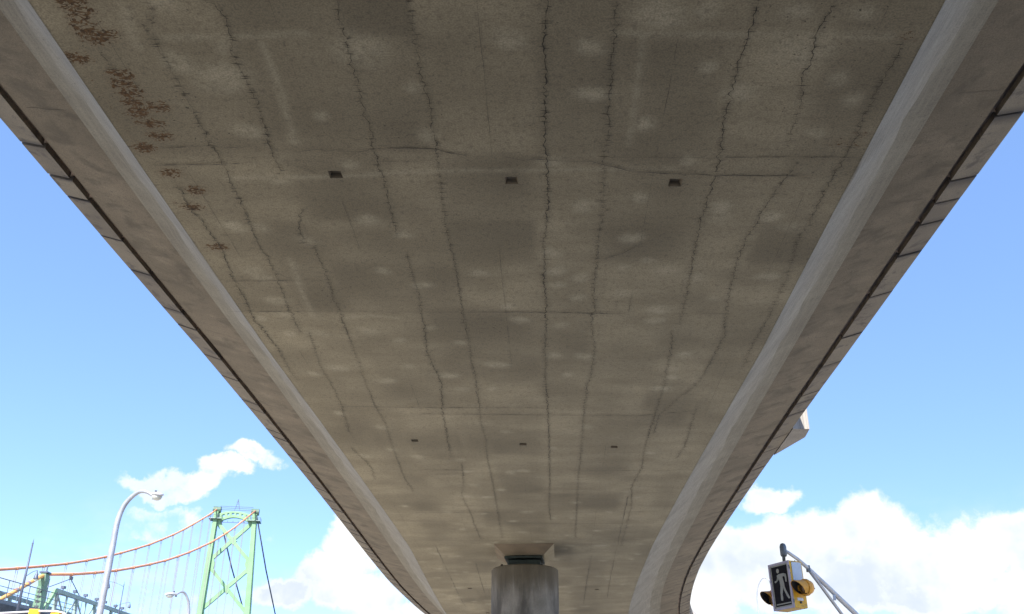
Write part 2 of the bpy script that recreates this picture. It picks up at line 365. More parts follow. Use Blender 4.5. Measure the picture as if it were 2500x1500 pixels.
CRACKS=[[(-2.57,5.24),(-2.58,5.41),(-2.61,5.49)],[(-2.71,5.47),(-2.67,5.68),(-2.67,6.04),(-2.67,6.37),(-2.67,6.63),(-2.68,6.92),(-2.7,7.12),(-2.66,7.16),(-2.67,7.49),(-2.69,7.73),(-2.69,8.01),(-2.7,8.15),(-2.72,8.42),(-2.75,8.75),(-2.76,9.08),(-2.73,9.3),(-2.75,9.59),(-2.79,9.94),(-2.81,10.3),(-2.85,10.73),(-2.86,11.14),(-2.88,11.4)],[(-2.74,11.35),(-2.8,11.95),(-2.86,12.49),(-2.87,13.07),(-2.87,13.66),(-2.92,14.36),(-3.06,15.67)],[(-3.21,16.53),(-3.05,17.87),(-3.14,18.71)],[(-2.14,5.23),(-2.06,5.28),(-2.02,5.44),(-2.04,5.64),(-2.08,5.86),(-2.06,6.07),(-2.06,6.26),(-2.05,6.42),(-2.07,6.68),(-2.1,6.95),(-2.11,7.08),(-2.13,7.35),(-2.12,7.58)],[(-2.06,8.2),(-2.18,8.5),(-2.22,8.75),(-2.24,8.96)],[(-2.13,8.99),(-2.14,9.36),(-2.15,9.8),(-2.16,10.15),(-2.2,10.45),(-2.19,10.68),(-2.21,11.05),(-2.22,11.44),(-2.26,12.13),(-2.29,12.79),(-2.33,13.46),(-2.33,13.59),(-2.35,14.57),(-2.33,15.18),(-2.39,16.17),(-2.45,17.27),(-2.49,18.71),(-2.46,19.62)],[(-1.1,5.25),(-1.11,5.42),(-1.1,5.59),(-1.11,5.86),(-1.12,6.05),(-1.11,6.31),(-1.12,6.58),(-1.11,6.8),(-1.13,7.03),(-1.13,7.16),(-1.13,7.44),(-1.11,7.7),(-1.13,8.07),(-1.15,8.5),(-1.15,8.78)],[(-1.09,9.17),(-1.1,9.52),(-1.09,10.0),(-1.1,10.29),(-1.11,10.67),(-1.14,11.0),(-1.15,11.42),(-1.21,11.97),(-1.2,12.47),(-1.14,12.94),(-1.14,13.38),(-1.17,13.5),(-1.27,14.77),(-1.33,15.98),(-1.39,17.16)],[(-1.22,17.55),(-1.27,18.48),(-1.32,19.04),(-1.44,19.98),(-1.38,21.41),(-1.37,22.86),(-1.34,24.13)],[(-0.55,5.22),(-0.55,5.48),(-0.55,5.73),(-0.55,5.97),(-0.55,6.12),(-0.54,6.36),(-0.52,6.61),(-0.53,6.83),(-0.53,7.14),(-0.55,7.41),(-0.55,7.73),(-0.57,8.1),(-0.58,8.44),(-0.58,8.92),(-0.57,9.26),(-0.56,9.65),(-0.58,10.07),(-0.58,10.47),(-0.58,11.08),(-0.58,11.64),(-0.6,12.21),(-0.59,12.82),(-0.6,13.62),(-0.65,14.91),(-0.64,15.97),(-0.69,17.25),(-0.69,18.59),(-0.71,19.74),(-0.74,21.84),(-0.77,23.99)],[(0.5,5.23),(0.5,5.44),(0.48,5.68),(0.5,5.97),(0.5,6.23),(0.49,6.52),(0.5,6.83),(0.49,7.14),(0.51,7.36),(0.52,7.7),(0.51,8.0),(0.53,8.12),(0.51,8.52),(0.47,8.95),(0.49,9.41),(0.48,9.92),(0.5,10.47),(0.49,11.28),(0.48,12.19),(0.47,12.97),(0.48,13.47),(0.51,14.89),(0.51,16.57),(0.51,18.58),(0.47,21.02),(0.5,22.15)],[(1.04,5.23),(1.04,5.49),(1.06,5.62),(1.03,5.94),(1.06,6.12),(1.06,6.41),(1.05,6.69),(1.09,6.98),(1.06,7.14),(1.08,7.44),(1.07,7.76),(1.08,8.0),(1.09,8.12),(1.12,8.25),(1.08,8.57),(1.08,8.86),(1.08,9.25),(1.08,9.74),(1.07,10.09),(1.12,10.62),(1.08,11.02),(1.15,11.71),(1.17,12.18),(1.16,12.96),(1.1,13.46),(1.1,14.87),(1.1,16.75),(1.09,18.58),(1.1,21.03),(1.11,24.04)],[(2.1,5.26),(2.11,5.41),(2.1,5.69),(2.09,5.94),(2.08,6.19),(2.1,6.43),(2.1,6.71),(2.12,7.01),(2.15,7.22),(2.16,7.5),(2.16,7.73),(2.15,8.07),(2.15,8.46),(2.15,8.89),(2.19,9.34),(2.22,9.91),(2.23,10.49),(2.25,11.09)],[(2.17,11.3),(2.23,11.79),(2.24,12.32),(2.29,13.32),(2.27,16.45),(2.32,17.82),(2.22,19.26),(2.33,20.91),(2.34,22.48),(2.34,24.96)],[(2.68,5.33),(2.66,5.49),(2.64,5.69),(2.67,6.03),(2.65,6.11),(2.69,6.37),(2.73,6.51),(2.73,6.69),(2.74,7.01),(2.75,7.14)],[(2.91,7.39),(2.86,7.64),(2.81,7.91),(2.78,8.12),(2.74,8.46),(2.7,8.85),(2.69,9.37),(2.71,9.8),(2.77,10.45),(2.83,11.04),(2.89,11.43),(2.88,11.97),(2.84,12.46),(2.81,13.15),(2.34,14.7),(2.36,15.66)],[(3.35,5.75),(3.34,6.01),(3.32,6.22),(3.33,6.51),(3.31,6.74),(3.34,6.97),(3.33,7.15),(3.33,7.36),(3.3,7.73),(3.29,8.0),(3.3,8.17),(3.29,8.54),(3.26,8.85),(3.32,9.34),(3.35,9.87),(3.34,10.26),(3.37,10.87),(3.34,11.33),(3.33,11.83),(3.35,12.61)],[(2.92,14.25),(2.94,15.15),(2.99,16.35),(2.92,17.2)],[(-3.17,5.74),(-3.18,5.87),(-3.17,6.03)],[(-3.25,7.76),(-3.27,8.17),(-3.26,8.4),(-3.23,8.53),(-3.23,8.81),(-3.23,9.05),(-3.24,9.27),(-3.28,9.53),(-3.31,9.91),(-3.33,10.23),(-3.35,10.57),(-3.4,11.06),(-3.35,11.58),(-3.33,12.0),(-3.37,12.6),(-3.36,13.19)]]
JOINTS=[[(-3.17,7.15),(-2.69,7.12),(-2.59,7.15),(-2.3,7.13)],[(-1.88,7.22),(-1.71,7.18),(-1.27,7.22),(-1.12,7.17),(-0.9,7.16),(-0.54,7.18),(-0.39,7.26),(-0.23,7.29)],[(0.09,7.3),(0.3,7.36),(0.4,7.34),(0.71,7.38),(0.88,7.38),(1.08,7.44),(1.33,7.55),(1.61,7.58),(2.1,7.62),(2.74,7.63),(3.04,7.64)],[(1.07,7.32),(1.7,7.32),(2.21,7.33),(2.68,7.31),(3.51,7.33)],[(1.7,7.33),(1.83,7.41)],[(-2.0,7.42),(-1.83,7.52),(-1.66,7.68)],[(-3.36,7.44),(-2.64,7.42),(-2.34,7.39)],[(-1.19,7.38),(-0.56,7.37)],[(-3.66,10.75),(-2.22,10.74),(-1.07,10.75),(0.33,10.75),(1.14,10.77),(1.52,10.77)],[(2.47,10.77),(2.84,10.77)],[(-3.44,9.89),(-2.2,9.88)],[(-2.92,14.36),(-2.05,14.38),(-1.25,14.4),(0.13,14.37),(0.48,14.4)],[(-1.79,14.71),(-0.73,14.72),(0.52,14.73),(1.97,14.74),(2.93,14.46)],[(-2.04,18.38),(-1.26,18.27)],[(0.17,19.5),(1.44,19.44)],[(-3.31,22.09),(-1.36,22.41),(0.46,22.52),(2.16,22.55)],[(1.14,9.33),(1.33,9.22),(1.54,9.01)]]
SPOTS=[(-2.59,5.96,1),(-2.13,5.76,1),(-2.27,6.15,2),(-1.01,5.82,2),(-1.53,6.68,1),(-2.26,6.9,1),(-0.59,6.98,1),(-1.42,7.45,1),(-2.19,7.7,1),(-2.93,8.61,1),(-2.64,8.63,1),(-1.42,8.45,1),(-1.08,8.8,1),(-3.93,8.17,1),(-0.64,6.29,1),(-2.48,5.25,1),(0.2,5.71,1),(0.86,5.8,1),(0.91,6.38,1),(1.38,5.42,2),(1.74,5.39,1),(1.85,6.04,1),(2.16,6.39,1),(1.4,6.81,1),(2.42,5.41,1),(2.55,5.85,2),(2.96,6.22,1),(3.16,6.48,1),(2.96,6.96,1),(0.56,7.4,1),(1.86,7.39,1),(1.47,8.04,1),(2.31,8.23,1),(2.88,8.42,1),(0.89,8.2,1),(1.45,8.85,1),(2.92,5.42,1),(2.33,8.43,1),(-2.94,8.62,1),(-2.61,8.64,1),(-2.18,8.93,1),(-1.07,8.78,1),(-1.42,8.47,1),(-3.01,9.65,1),(-2.95,9.82,1),(-2.95,10.45,1),(-2.95,10.85,1),(-3.3,10.98,1),(-3.03,11.47,1),(-2.64,11.44,1),(-1.44,9.64,1),(-1.01,10.0,1),(-0.3,9.68,1),(-1.93,11.34,2),(-1.54,11.68,1),(-1.06,11.27,1),(-0.69,11.76,1),(-2.63,12.72,1),(-1.56,12.62,1),(-1.97,13.22,1),(-0.99,12.99,1),(-3.05,12.94,1),(-0.23,12.55,1),(-0.85,13.55,1),(-0.37,13.54,1),(0.15,10.99,1),(0.01,10.59,1),(0.89,8.21,1),(2.31,8.22,1),(2.87,8.41,1),(0.57,9.19,1),(1.46,8.84,1),(1.68,9.38,1),(1.41,9.57,1),(1.89,9.59,1),(2.28,9.77,1),(0.62,9.64,1),(0.64,9.99,1),(0.92,9.81,1),(0.9,10.35,1),(1.46,10.22,1),(1.92,10.69,1),(0.15,11.01,1),(0.7,11.15,1),(1.92,11.01,1),(2.44,12.12,1),(0.61,12.19,1),(1.05,12.24,1),(0.81,12.91,1),(2.34,12.65,1),(2.37,12.99,1),(2.26,13.5,1),(3.14,8.62,1),(3.12,9.75,1),(2.57,10.34,1),(-3.03,14.73,1),(-2.43,15.46,1),(-1.21,14.92,1),(-0.24,15.66,1),(1.14,15.35,1),(0.58,16.57,1),(2.41,16.87,1),(-3.06,17.13,1),(-1.23,17.35,1),(-2.03,17.17,1),(-2.47,16.7,1),(-1.16,18.16,1),(-0.29,18.21,1),(0.31,18.53,1),(-0.04,18.1,1),(-1.12,19.15,1),(-0.9,20.11,1),(-1.36,20.05,1),(-0.54,19.5,1),(2.41,20.12,1),(2.15,19.68,1),(1.08,20.56,1),(-1.9,21.41,1),(-0.05,21.43,1),(-1.08,21.55,1),(1.85,21.45,1),(-2.84,20.86,1),(0.57,22.0,1),(-0.41,22.28,1),(1.03,22.01,1),(-1.71,23.08,1),(-0.23,23.43,1),(1.64,23.32,1),(-3.94,23.38,1),(0.9,23.79,1),(1.79,25.02,1),(-1.15,24.73,1)]
RUST=[(-3.16,5.26),(-3.15,5.36),(-3.17,5.46),(-3.19,5.58),(-3.14,5.66),(-3.06,5.63),(-3.41,5.89),(-3.13,6.12),(-3.16,6.24),(-3.14,6.35),(-3.16,6.48),(-3.19,6.62),(-3.13,6.78),(-2.98,6.54),(-3.11,6.97),(-3.35,7.16),(-3.26,7.58),(-3.1,7.9),(-3.25,8.21),(-3.23,9.06),(3.37,6.99),(3.22,7.09),(3.32,7.12),(3.32,5.7)]
STREAKS=[[(-1.8,5.74),(-1.81,6.26),(-1.87,7.08)],[(1.28,5.7),(1.28,6.41),(1.28,7.11)],[(-2.69,7.68),(-1.66,7.65),(-0.56,7.55)],[(-0.56,7.55),(0.38,7.55)],[(-0.02,7.55),(1.76,7.53)],[(-2.61,5.67),(-2.05,5.66),(-1.43,5.62)],[(1.07,5.64),(1.92,5.67),(3.23,5.69)],[(-2.48,9.36),(-2.57,10.3),(-2.58,10.93)],[(-2.12,10.94),(-1.81,10.88),(-1.46,10.94)],[(-2.78,5.31),(-2.82,5.56),(-2.85,5.75)]]
POCKETS=[(-1.59,7.61),(0.16,7.72),(1.79,7.76),(-1.95,16.18),(0.03,16.36),(1.71,16.51),(-2.19,30.62),(1.91,31.27),(-2.0,34.95)]

# ---------------------------------------------------------------- the concrete ramp overhead
# alignment (metres): s runs along the ramp from the camera, u is the offset to the right, v the height above the soffit
ST = np.linspace(-45, 95, 2801); dS = ST[1] - ST[0]
kap = np.interp(ST, [0, 14, 26, 40, 60, 95], [.0012, .0012, -.0006, .0128, .0115, .0115]) * (ST > 0)
PSI = .02675 + np.cumsum(kap) * dS
i0 = int(np.argmin(abs(ST)))
cx_ = np.cumsum(np.sin(PSI)) * dS; cy_ = np.cumsum(np.cos(PSI)) * dS
XC = -.41346 + cx_ - cx_[i0]; YC = cy_ - cy_[i0]
sl = np.minimum(np.maximum(ST - 15, 0), 30)
ZC = EYE + 5.18443 + .00557 * ST - .00201 * (sl ** 2 / 2 + sl * np.maximum(ST - 45, 0))
EC = np.interp(ST, [0, 15, 35, 60], [-.01751, -.01751, .02541, -.00075])
def P3(s, u, v):
    s = np.asarray(s, float)
    ps = np.interp(s, ST, PSI)
    return np.stack([np.interp(s, ST, XC) + np.cos(ps) * u, np.interp(s, ST, YC) - np.sin(ps) * u,
                     np.interp(s, ST, ZC) + v + np.interp(s, ST, EC) * u], -1)
def half(s, sg):               # half width of the flat soffit on that side
    return 3.5 + (np.interp(s, [12, 25, 40], [0, -.18, .09]) if sg < 0 else np.interp(s, [12, 25, 40], [0, -.32, -.385]))
U2, V2, U3, V3, U4, V4 = 4.479, .877, 5.271, 1.094, 5.755, 1.288

ramp_root = thing('overpass_ramp', 'grey concrete box girder ramp curving overhead with cracked soffit and pale sloped webs', 'overpass', (0, 25, 0))

# soffit: a fine grid, with square holes left for the drain pockets
sarr = np.concatenate([np.arange(-45, 3, 2.0), np.arange(3, 12, .045), np.arange(12, 25, .08), np.arange(25, 45, .16), np.arange(45, 95.01, 1.0)])
uf = np.linspace(-1, 1, 149)
pk = .065
extra_s = sorted({round(s + d, 4) for (_, s) in POCKETS for d in (-pk, pk)})
sarr = np.array(sorted([s for s in sarr if all(abs(s - e) > .012 for e in extra_s)] + extra_s))
ns, nu = len(sarr), len(uf)
hl = half(sarr, -1); hr = half(sarr, 1)
UG = np.where(uf[None, :] < 0, uf[None, :] * hl[:, None], uf[None, :] * hr[:, None])
# move the two nearest columns onto each pocket's sides
hole = set()
for (pu, ps) in POCKETS:
    rows = np.where((sarr > ps - pk - .001) & (sarr < ps + pk + .001))[0]
    r0, r1 = rows[0], rows[-1]
    ca = int(np.argmin(abs(UG[r0] - (pu - pk)))); cb = int(np.argmin(abs(UG[r0] - (pu + pk))))
    for r in rows:
        n = cb - ca
        for k in range(n + 1): UG[r, ca + k] = pu - pk + 2 * pk * k / n
        for k in range(ca, cb):
            if r < r1: hole.add((int(r), k))
SG = np.repeat(sarr[:, None], nu, 1)
VW = .004 * np.sin(SG * 2.6 + .7) * np.sin(UG * 1.9) + .003 * np.sin(SG * 7.1 + UG * 3)
VW *= (1 - np.abs(uf[None, :]) ** 8); VW[(abs(SG) > 60)] = 0
pts = P3(SG.ravel(), UG.ravel(), VW.ravel())
Us, Ss = UG.ravel(), SG.ravel()
def seg_dist(poly):
    d = np.full(len(Us), 1e9)
    for (a, b_), (c_, e_) in zip(poly[:-1], poly[1:]):
        m_ = (Ss > min(b_, e_) - .6) & (Ss < max(b_, e_) + .6)
        if not m_.any(): continue
        dx, dy = c_ - a, e_ - b_
        tt = np.clip(((Us[m_] - a) * dx + (Ss[m_] - b_) * dy) / (dx * dx + dy * dy + 1e-9), 0, 1)
        d[m_] = np.minimum(d[m_], np.hypot(Us[m_] - a - tt * dx, Ss[m_] - b_ - tt * dy))
    return d
spot = np.zeros(len(Us)); rust = np.zeros(len(Us)); soot = np.zeros(len(Us)); tone = np.zeros(len(Us))
allspots = list(SPOTS)
for k in range(95): allspots.append((random.uniform(-3.2, 3.0), random.uniform(24, 42), 1))
for k in range(10): allspots.append((random.uniform(-3.2, 3.0), random.uniform(-6, 5), 1))
for (a, s0, q) in allspots:
    m_ = (abs(Ss - s0) < .8) & (abs(Us - a) < .8)
    r = (.095 if q == 1 else .15) * random.uniform(.75, 1.25); as_ = random.uniform(.8, 1.5)
    th = random.uniform(0, 6.28)
    dx = (Us[m_] - a) / (r * as_); dy = (Ss[m_] - s0) / r
    d = np.hypot(dx, dy) * (1 + .10 * np.sin(2 * np.arctan2(dy, dx) + th))
    spot[m_] = np.maximum(spot[m_], random.uniform(.35, .8) * np.exp(-(d ** 3) * .8))
for poly in STREAKS: spot = np.maximum(spot, random.uniform(.32, .5) * np.exp(-(seg_dist(poly) / .04) ** 2))
for (a, s0) in RUST:
    big_ = 1.15 if a < 0 else .6
    rust = np.maximum(rust, big_ * np.exp(-(((Us - a) / .15) ** 2 + ((Ss - s0) / .10) ** 2)))
lm = (Us < -hl[0] + .22) & (Ss > 4.5) & (Ss < 12)
rust[lm] = np.maximum(rust[lm], .42 * np.exp(-((Us[lm] + 3.42) / .05) ** 2) * (np.sin(Ss[lm] * 3.1) > -.3))
for poly in CRACKS: soot = np.maximum(soot, .24 * np.exp(-(seg_dist(poly) / .03) ** 2))
for poly in JOINTS: soot = np.maximum(soot, .30 * np.exp(-(seg_dist(poly) / .05) ** 2))
for (pu, ps) in POCKETS:
    rr = np.hypot(Us - pu, (Ss - ps - .05) * .8); soot = np.maximum(soot, random.uniform(.3, .7) * np.exp(-(rr / random.uniform(.10, .16)) ** 2))
# form panels: each cast against its own board, so each has its own tone
ulines = [-3.6, -2.68, -2.05, -1.1, -.55, .4, 1.08, 2.05, 2.8, 3.6]; 
slines = [-50, 2.2, 3.4, 4.6, 5.66, 7.3, 8.5, 9.45, 10.76, 12.1, 13.3, 14.35, 15.6, 17.0, 18.4, 19.8, 21.3, 22.9, 24.6, 26.4, 28.4, 30.6, 33, 36, 40, 95]
rv = np.random.default_rng(3)
T_ = rv.random((len(slines), len(ulines))) ** 1.3
for iy in range(len(slines) - 1):
    for ix in range(len(ulines) - 1):
        if slines[iy] > 45 or slines[iy + 1] < 2: continue
        su_, ss_ = .02 + .06 * rv.random(), .03 + .14 * rv.random()
        c1 = 1 / (1 + np.exp(-(Us - ulines[ix]) / su_)) - 1 / (1 + np.exp(-(Us - ulines[ix + 1]) / su_))
        c2 = 1 / (1 + np.exp(-(Ss - slines[iy]) / ss_)) - 1 / (1 + np.exp(-(Ss - slines[iy + 1]) / ss_))
        # darkest towards one random spot of the board
        ux = rv.uniform(ulines[ix], ulines[ix + 1]); sx = rv.uniform(slines[iy], slines[iy + 1])
        bl = np.exp(-(((Us - ux) / .55) ** 2 + ((Ss - sx) / .5) ** 2))
        tone += T_[iy, ix] * c1 * c2 * (.55 + .45 * bl)
idx = np.arange(ns * nu).reshape(ns, nu)
F = [(int(idx[r, k]), int(idx[r + 1, k]), int(idx[r + 1, k + 1]), int(idx[r, k + 1])) for r in range(ns - 1) for k in range(nu - 1) if (r, k) not in hole]
soffit = mesh('soffit', pts, F, M_soffit, ramp_root, np.stack([Us, Ss], -1), dict(spot=spot, rust=rust, soot=soot, tone=np.clip(tone, 0, 1)), smooth=True)
tag(soffit, 'flat weathered soffit with long jagged cracks and pale round patches')

# drain pockets set into the soffit, each with its drain hole
for (pu, ps) in POCKETS:
    q = .042; V = []
    for (hh, k) in ((0, pk), (q, pk * .72)):
        for du, dv in ((-1, -1), (1, -1), (1, 1), (-1, 1)): V.append(P3(ps + dv * k, pu + du * k, hh))
    V = np.array(V)
    po = mesh('drain_pocket', V, [(0, 1, 5, 4), (1, 2, 6, 5), (2, 3, 7, 6), (3, 0, 4, 7), (4, 5, 6, 7)], M_over, soffit, np.array([(pu, ps)] * 8))
    c0 = Vector(P3(ps - .012, pu, q - .006)); 
    Shape().tube([c0, c0 + Vector((0, 0, .004))], .012, 10).build('drain_hole', M_dark, po)

# cracks: jagged fissures with short cross ticks, a hair proud of the soffit skin
def ribbon(poly, wdt, step, jit, ticks, name, mat, v0=-.0085):
    pl = np.array(poly, float); L = np.concatenate([[0], np.cumsum(np.hypot(*np.diff(pl, axis=0).T))])
    n = max(3, int(L[-1] / step)); tt = np.linspace(0, L[-1], n)
    a = np.interp(tt, L, pl[:, 0]); s_ = np.interp(tt, L, pl[:, 1])
    j = rng.normal(0, jit, n); j = (j + np.roll(j, 1)) * .7
    d = np.stack([np.gradient(a), np.gradient(s_)], -1); d /= np.linalg.norm(d, axis=1)[:, None] + 1e-9
    nx, ny = -d[:, 1], d[:, 0]
    a = a + nx * j; s_ = s_ + ny * j
    wv_ = wdt * np.clip(rng.normal(.85, .45, n), .12, 2.0) * np.clip(np.interp(tt, [0, .15, L[-1] - .15, L[-1]], [.2, 1, 1, .2]), .2, 1)
    lo_ = np.clip(np.sin(tt * 1.7 + rng.uniform(0, 6)) + np.sin(tt * .61 + rng.uniform(0, 6)) + 1.1, .45, 1); wv_ = wv_ * lo_
    A = P3(s_ - ny * wv_ / 2, a - nx * wv_ / 2, v0); B = P3(s_ + ny * wv_ / 2, a + nx * wv_ / 2, v0)
    V = []; F = []
    for i in range(n): V += [A[i], B[i]]
    F = [(2 * i, 2 * i + 1, 2 * i + 3, 2 * i + 2) for i in range(n - 1)]
    if ticks:
        s0 = 0
        while s0 < L[-1]:
            s0 += rng.uniform(.02, .13)
            i = min(n - 1, int(s0 / L[-1] * (n - 1)))
            l1, l2 = rng.uniform(-.075, -.004), rng.uniform(.004, .075); hw = rng.uniform(.002, .0055); sk = rng.uniform(-.012, .012)
            k = len(V)
            for (uu, ss) in ((a[i] + l1, s_[i] - hw * .3 + sk), (a[i], s_[i] - hw), (a[i] + l2, s_[i] - sk), (a[i], s_[i] + hw)):
                V.append(P3(ss, uu, v0 - .0003))
            F.append((k, k + 1, k + 2, k + 3))
    return mesh(name, np.array(V), F, mat, soffit)
for poly in CRACKS: ribbon(poly, random.choice((.0046, .006, .007, .0085)),   .026, .011, True, 'crack', M_crack)
for poly in JOINTS: ribbon(poly, .0075, .06, .004, False, 'cast_joint', M_joint)
for poly in ([(-3.2, 24.2), (3.0, 24.3)], [(-3.2, 21.4), (2.9, 21.4)], [(-3.2, 18.0), (3, 18.05)], [(-3.2, 28.2), (-.2, 28.2)], [(.8, 28.4), (2.9, 28.4)], [(-2.6, 24.5), (-2.66, 34)], [(2.2, 20), (2.3, 33)], [(1.6, 26), (1.5, 34)], [(-1.7, 27), (-1.8, 33)]):
    ribbon(poly, .010, .1, .006, False, 'cast_joint', M_joint)

for u0 in (-3.05, -1.62, -.02, 1.55, 3.1):
    a0 = random.uniform(4.0, 6.0)
    while a0 < 30:
        b0 = a0 + random.uniform(1.2, 3.6)
        ribbon([(u0 + random.uniform(-.01, .01), a0), (u0 + random.uniform(-.01, .01), b0)], .0028, .08, .0015, False, 'board_seam', M_joint)
        a0 = b0 + random.uniform(.3, 2.5)

# webs, overhangs, grooves, deck
lon = np.concatenate([np.arange(-45, 0, 3.0), np.arange(0, 45, .35), np.arange(45, 95.01, 1.5)])
def strip(name, prof, mat, parent, label=None, close=False, smooth=True, spots=None):
    """prof(s) -> list of (u, v); swept along the ramp"""
    V = []; UVs = []; n = len(prof(0.0))
    for s in lon:
        pr = prof(s); acc = 0
        for k, (u, v) in enumerate(pr):
            if k: acc += math.hypot(u - pr[k - 1][0], v - pr[k - 1][1])
            V.append(P3(s, u, v)); UVs.append((pr[0][0] + acc, s))
    F = []
    kk = n if close else n - 1
    for r in range(len(lon) - 1):
        for k in range(kk): F.append((r * n + k, (r + 1) * n + k, (r + 1) * n + (k + 1) % n, r * n + (k + 1) % n))
    if close: F += [tuple(range(n)), tuple((len(lon) - 1) * n + k for k in range(n - 1, -1, -1))]
    ob = mesh(name, V, F, mat, parent, UVs, spots(np.array(UVs)) if spots else None)
    if smooth: smooth_angle(ob, 24)
    if label: tag(ob, label)
    return ob
for sg in (-1, 1):
    def wob(s): return .014 * math.sin(s * 1.3 + sg) + .012 * math.sin(s * 3.1) + .010 * math.sin(s * 7.7 + 2 * sg)
    def pweb(s):
        h = float(half(s, sg)); d = U2 - h
        return [(sg * (h - .004), -.003), (sg * (h + .02), .018 + wob(s) * .5), (sg * (h + .58 * d), .63 + wob(s) * .4), (sg * (h + .68 * d + wob(s)), .715)]
    def pfil(s):
        h = float(half(s, sg)); d = U2 - h
        return [(sg * (h + .68 * d + wob(s)), .715), (sg * (h + .82 * d), .805), (sg * U2, V2)]
    strip('fillet', pfil, M_fillet, ramp_root, 'tan rounded fillet between web and overhang on the ' + ('left' if sg < 0 else 'right') + ' side')
    strip('web', pweb, M_web, ramp_root, 'pale smooth sloped web on the ' + ('left' if sg < 0 else 'right') + ' side of the girder')
    def sp_over(uvs):
        sp = np.zeros(len(uvs)); return dict(spot=sp)
    # overhang: finer grid so that the pale marks can sit on it
    so_ = np.concatenate([np.arange(-45, 2, 3.0), np.arange(2, 40, .09), np.arange(40, 95.01, 1.5)]); m_n = 11
    V = []; UVs = []
    for s in so_:
        for k in range(m_n):
            f = k / (m_n - 1); u = U2 + (U3 - .05 - U2) * f
            V.append(P3(s, sg * u, V2 + (V3 - .015 - V2) * f)); UVs.append((sg * u, s))
    UVs = np.array(UVs); spo = np.zeros(len(UVs))
    for k in range(75):
        a, s0 = sg * random.uniform(U2 + .15, U3 - .2), 2.5 + 36 * random.random() ** 1.3
        r = random.uniform(.06, .13)
        d = np.hypot((UVs[:, 0] - a) / (r * 1.25), (UVs[:, 1] - s0) / r); spo = np.maximum(spo, random.uniform(.25, .65) * np.exp(-d ** 2))
    F = [(r * m_n + k, (r + 1) * m_n + k, (r + 1) * m_n + k + 1, r * m_n + k + 1) for r in range(len(so_) - 1) for k in range(m_n - 1)]
    ov = mesh('overhang', V, F, M_over, ramp_root, UVs, dict(spot=spo), smooth=True)
    s0 = 2.0
    while s0 < 36:
        s0 += random.uniform(1.1, 3.4); ua = U2 + random.uniform(.02, .25); ub = U3 - random.uniform(.09, .2); hw = random.uniform(.002, .004)
        V = []; nn = 9
        for k in range(nn):
            f = k / (nn - 1); u = ua + (ub - ua) * f; vv = V2 + (V3 - .02 - V2) * (u - U2) / (U3 - .075 - U2) - .004; ss = s0 + random.uniform(-.01, .01) + .12 * f
            V += [P3(ss - hw, sg * u, vv), P3(ss + hw, sg * u, vv)]
        mesh('cast_joint', V, [(2 * k, 2 * k + 1, 2 * k + 3, 2 * k + 2) for k in range(nn - 1)], M_joint, ov)
    def pgro(s): return [(sg * (U3 - .05), V3 - .015), (sg * (U3 - .048), V3 + .06 + .012 * math.sin(s * 2.3)), (sg * (U3 + .10), V3 + .075)]
    strip('drip_groove', pgro, M_groove, ramp_root, None, smooth=False)
    # edge beam cast in panels, open joints between them
    s0 = -44.0; first = None
    while s0 < 92:
        ln = random.choice((.5, .68, .85, 1.0, 1.25, 1.5)) if -1 < s0 < 45 else 6.0
        s1 = s0 + ln; gap = random.choice((.028, .035, .045, .07)); jit = random.uniform(-.004, .004)
        pr = [(U3 + .045, V3 - .010 + jit), (U4 - .03, V4 - .012 + jit), (U4 + jit, V4 + .02), (U4 + jit, V4 + 1.05), (U4 - .20, V4 + 1.05), (U3 + .045, V4 + .45)]
        a_, b2 = s0 + gap / 2, s1 - gap / 2; ra, rb = random.random() ** 2 * .15 + .03, random.random() ** 2 * .15 + .03
        rows = [a_, a_ + ra] + list(np.linspace(a_ + .19, b2 - .19, max(2, int(ln / .6)))) + [b2 - rb, b2]; nn = len(rows); V = []; UVs = []; SO = []
        qa, qb = random.choice((.5, .8, .95, 1.0)), random.choice((.3, .6, .9))
        for ri, s in enumerate(rows):
            for (u, v) in pr:
                V.append(P3(s + .42 * (min(u, U4) - U3), sg * u, v)); UVs.append((u + v, s * 1.0 + sg * 50)); SO.append(qa if ri == 0 else qb if ri == nn - 1 else 0.0)
        k_ = len(pr); F = [tuple(range(k_)), tuple((nn - 1) * k_ + k for k in range(k_ - 1, -1, -1))]
        for r in range(nn - 1):
            for k in range(k_): F.append((r * k_ + k, (r + 1) * k_ + k, (r + 1) * k_ + (k + 1) % k_, r * k_ + (k + 1) % k_))
        mesh('edge_panel', V, F, M_edge, ramp_root, UVs, dict(soot=SO))
        s0 = s1
strip('deck_slab', lambda s: [(-U3 - .09, V3 + .302), (U3 + .09, V3 + .302), (U3 + .09, V3 + .52), (0, V3 + .62), (-U3 - .09, V3 + .52)], M_asphalt, ramp_root, 'deck slab and roadway on top of the ramp', close=True, smooth=False)
strip('edge_core', lambda s: [(-U4 + .06, V4 + .06), (-U3 - .10, V4 + .06), (-U3 - .10, V4 + .9), (-U4 + .06, V4 + .9)], M_dark, ramp_root, None, close=True, smooth=False)
strip('edge_core', lambda s: [(U3 + .10, V4 + .06), (U4 - .06, V4 + .06), (U4 - .06, V4 + .9), (U3 + .10, V4 + .9)], M_dark, ramp_root, None, close=True, smooth=False)

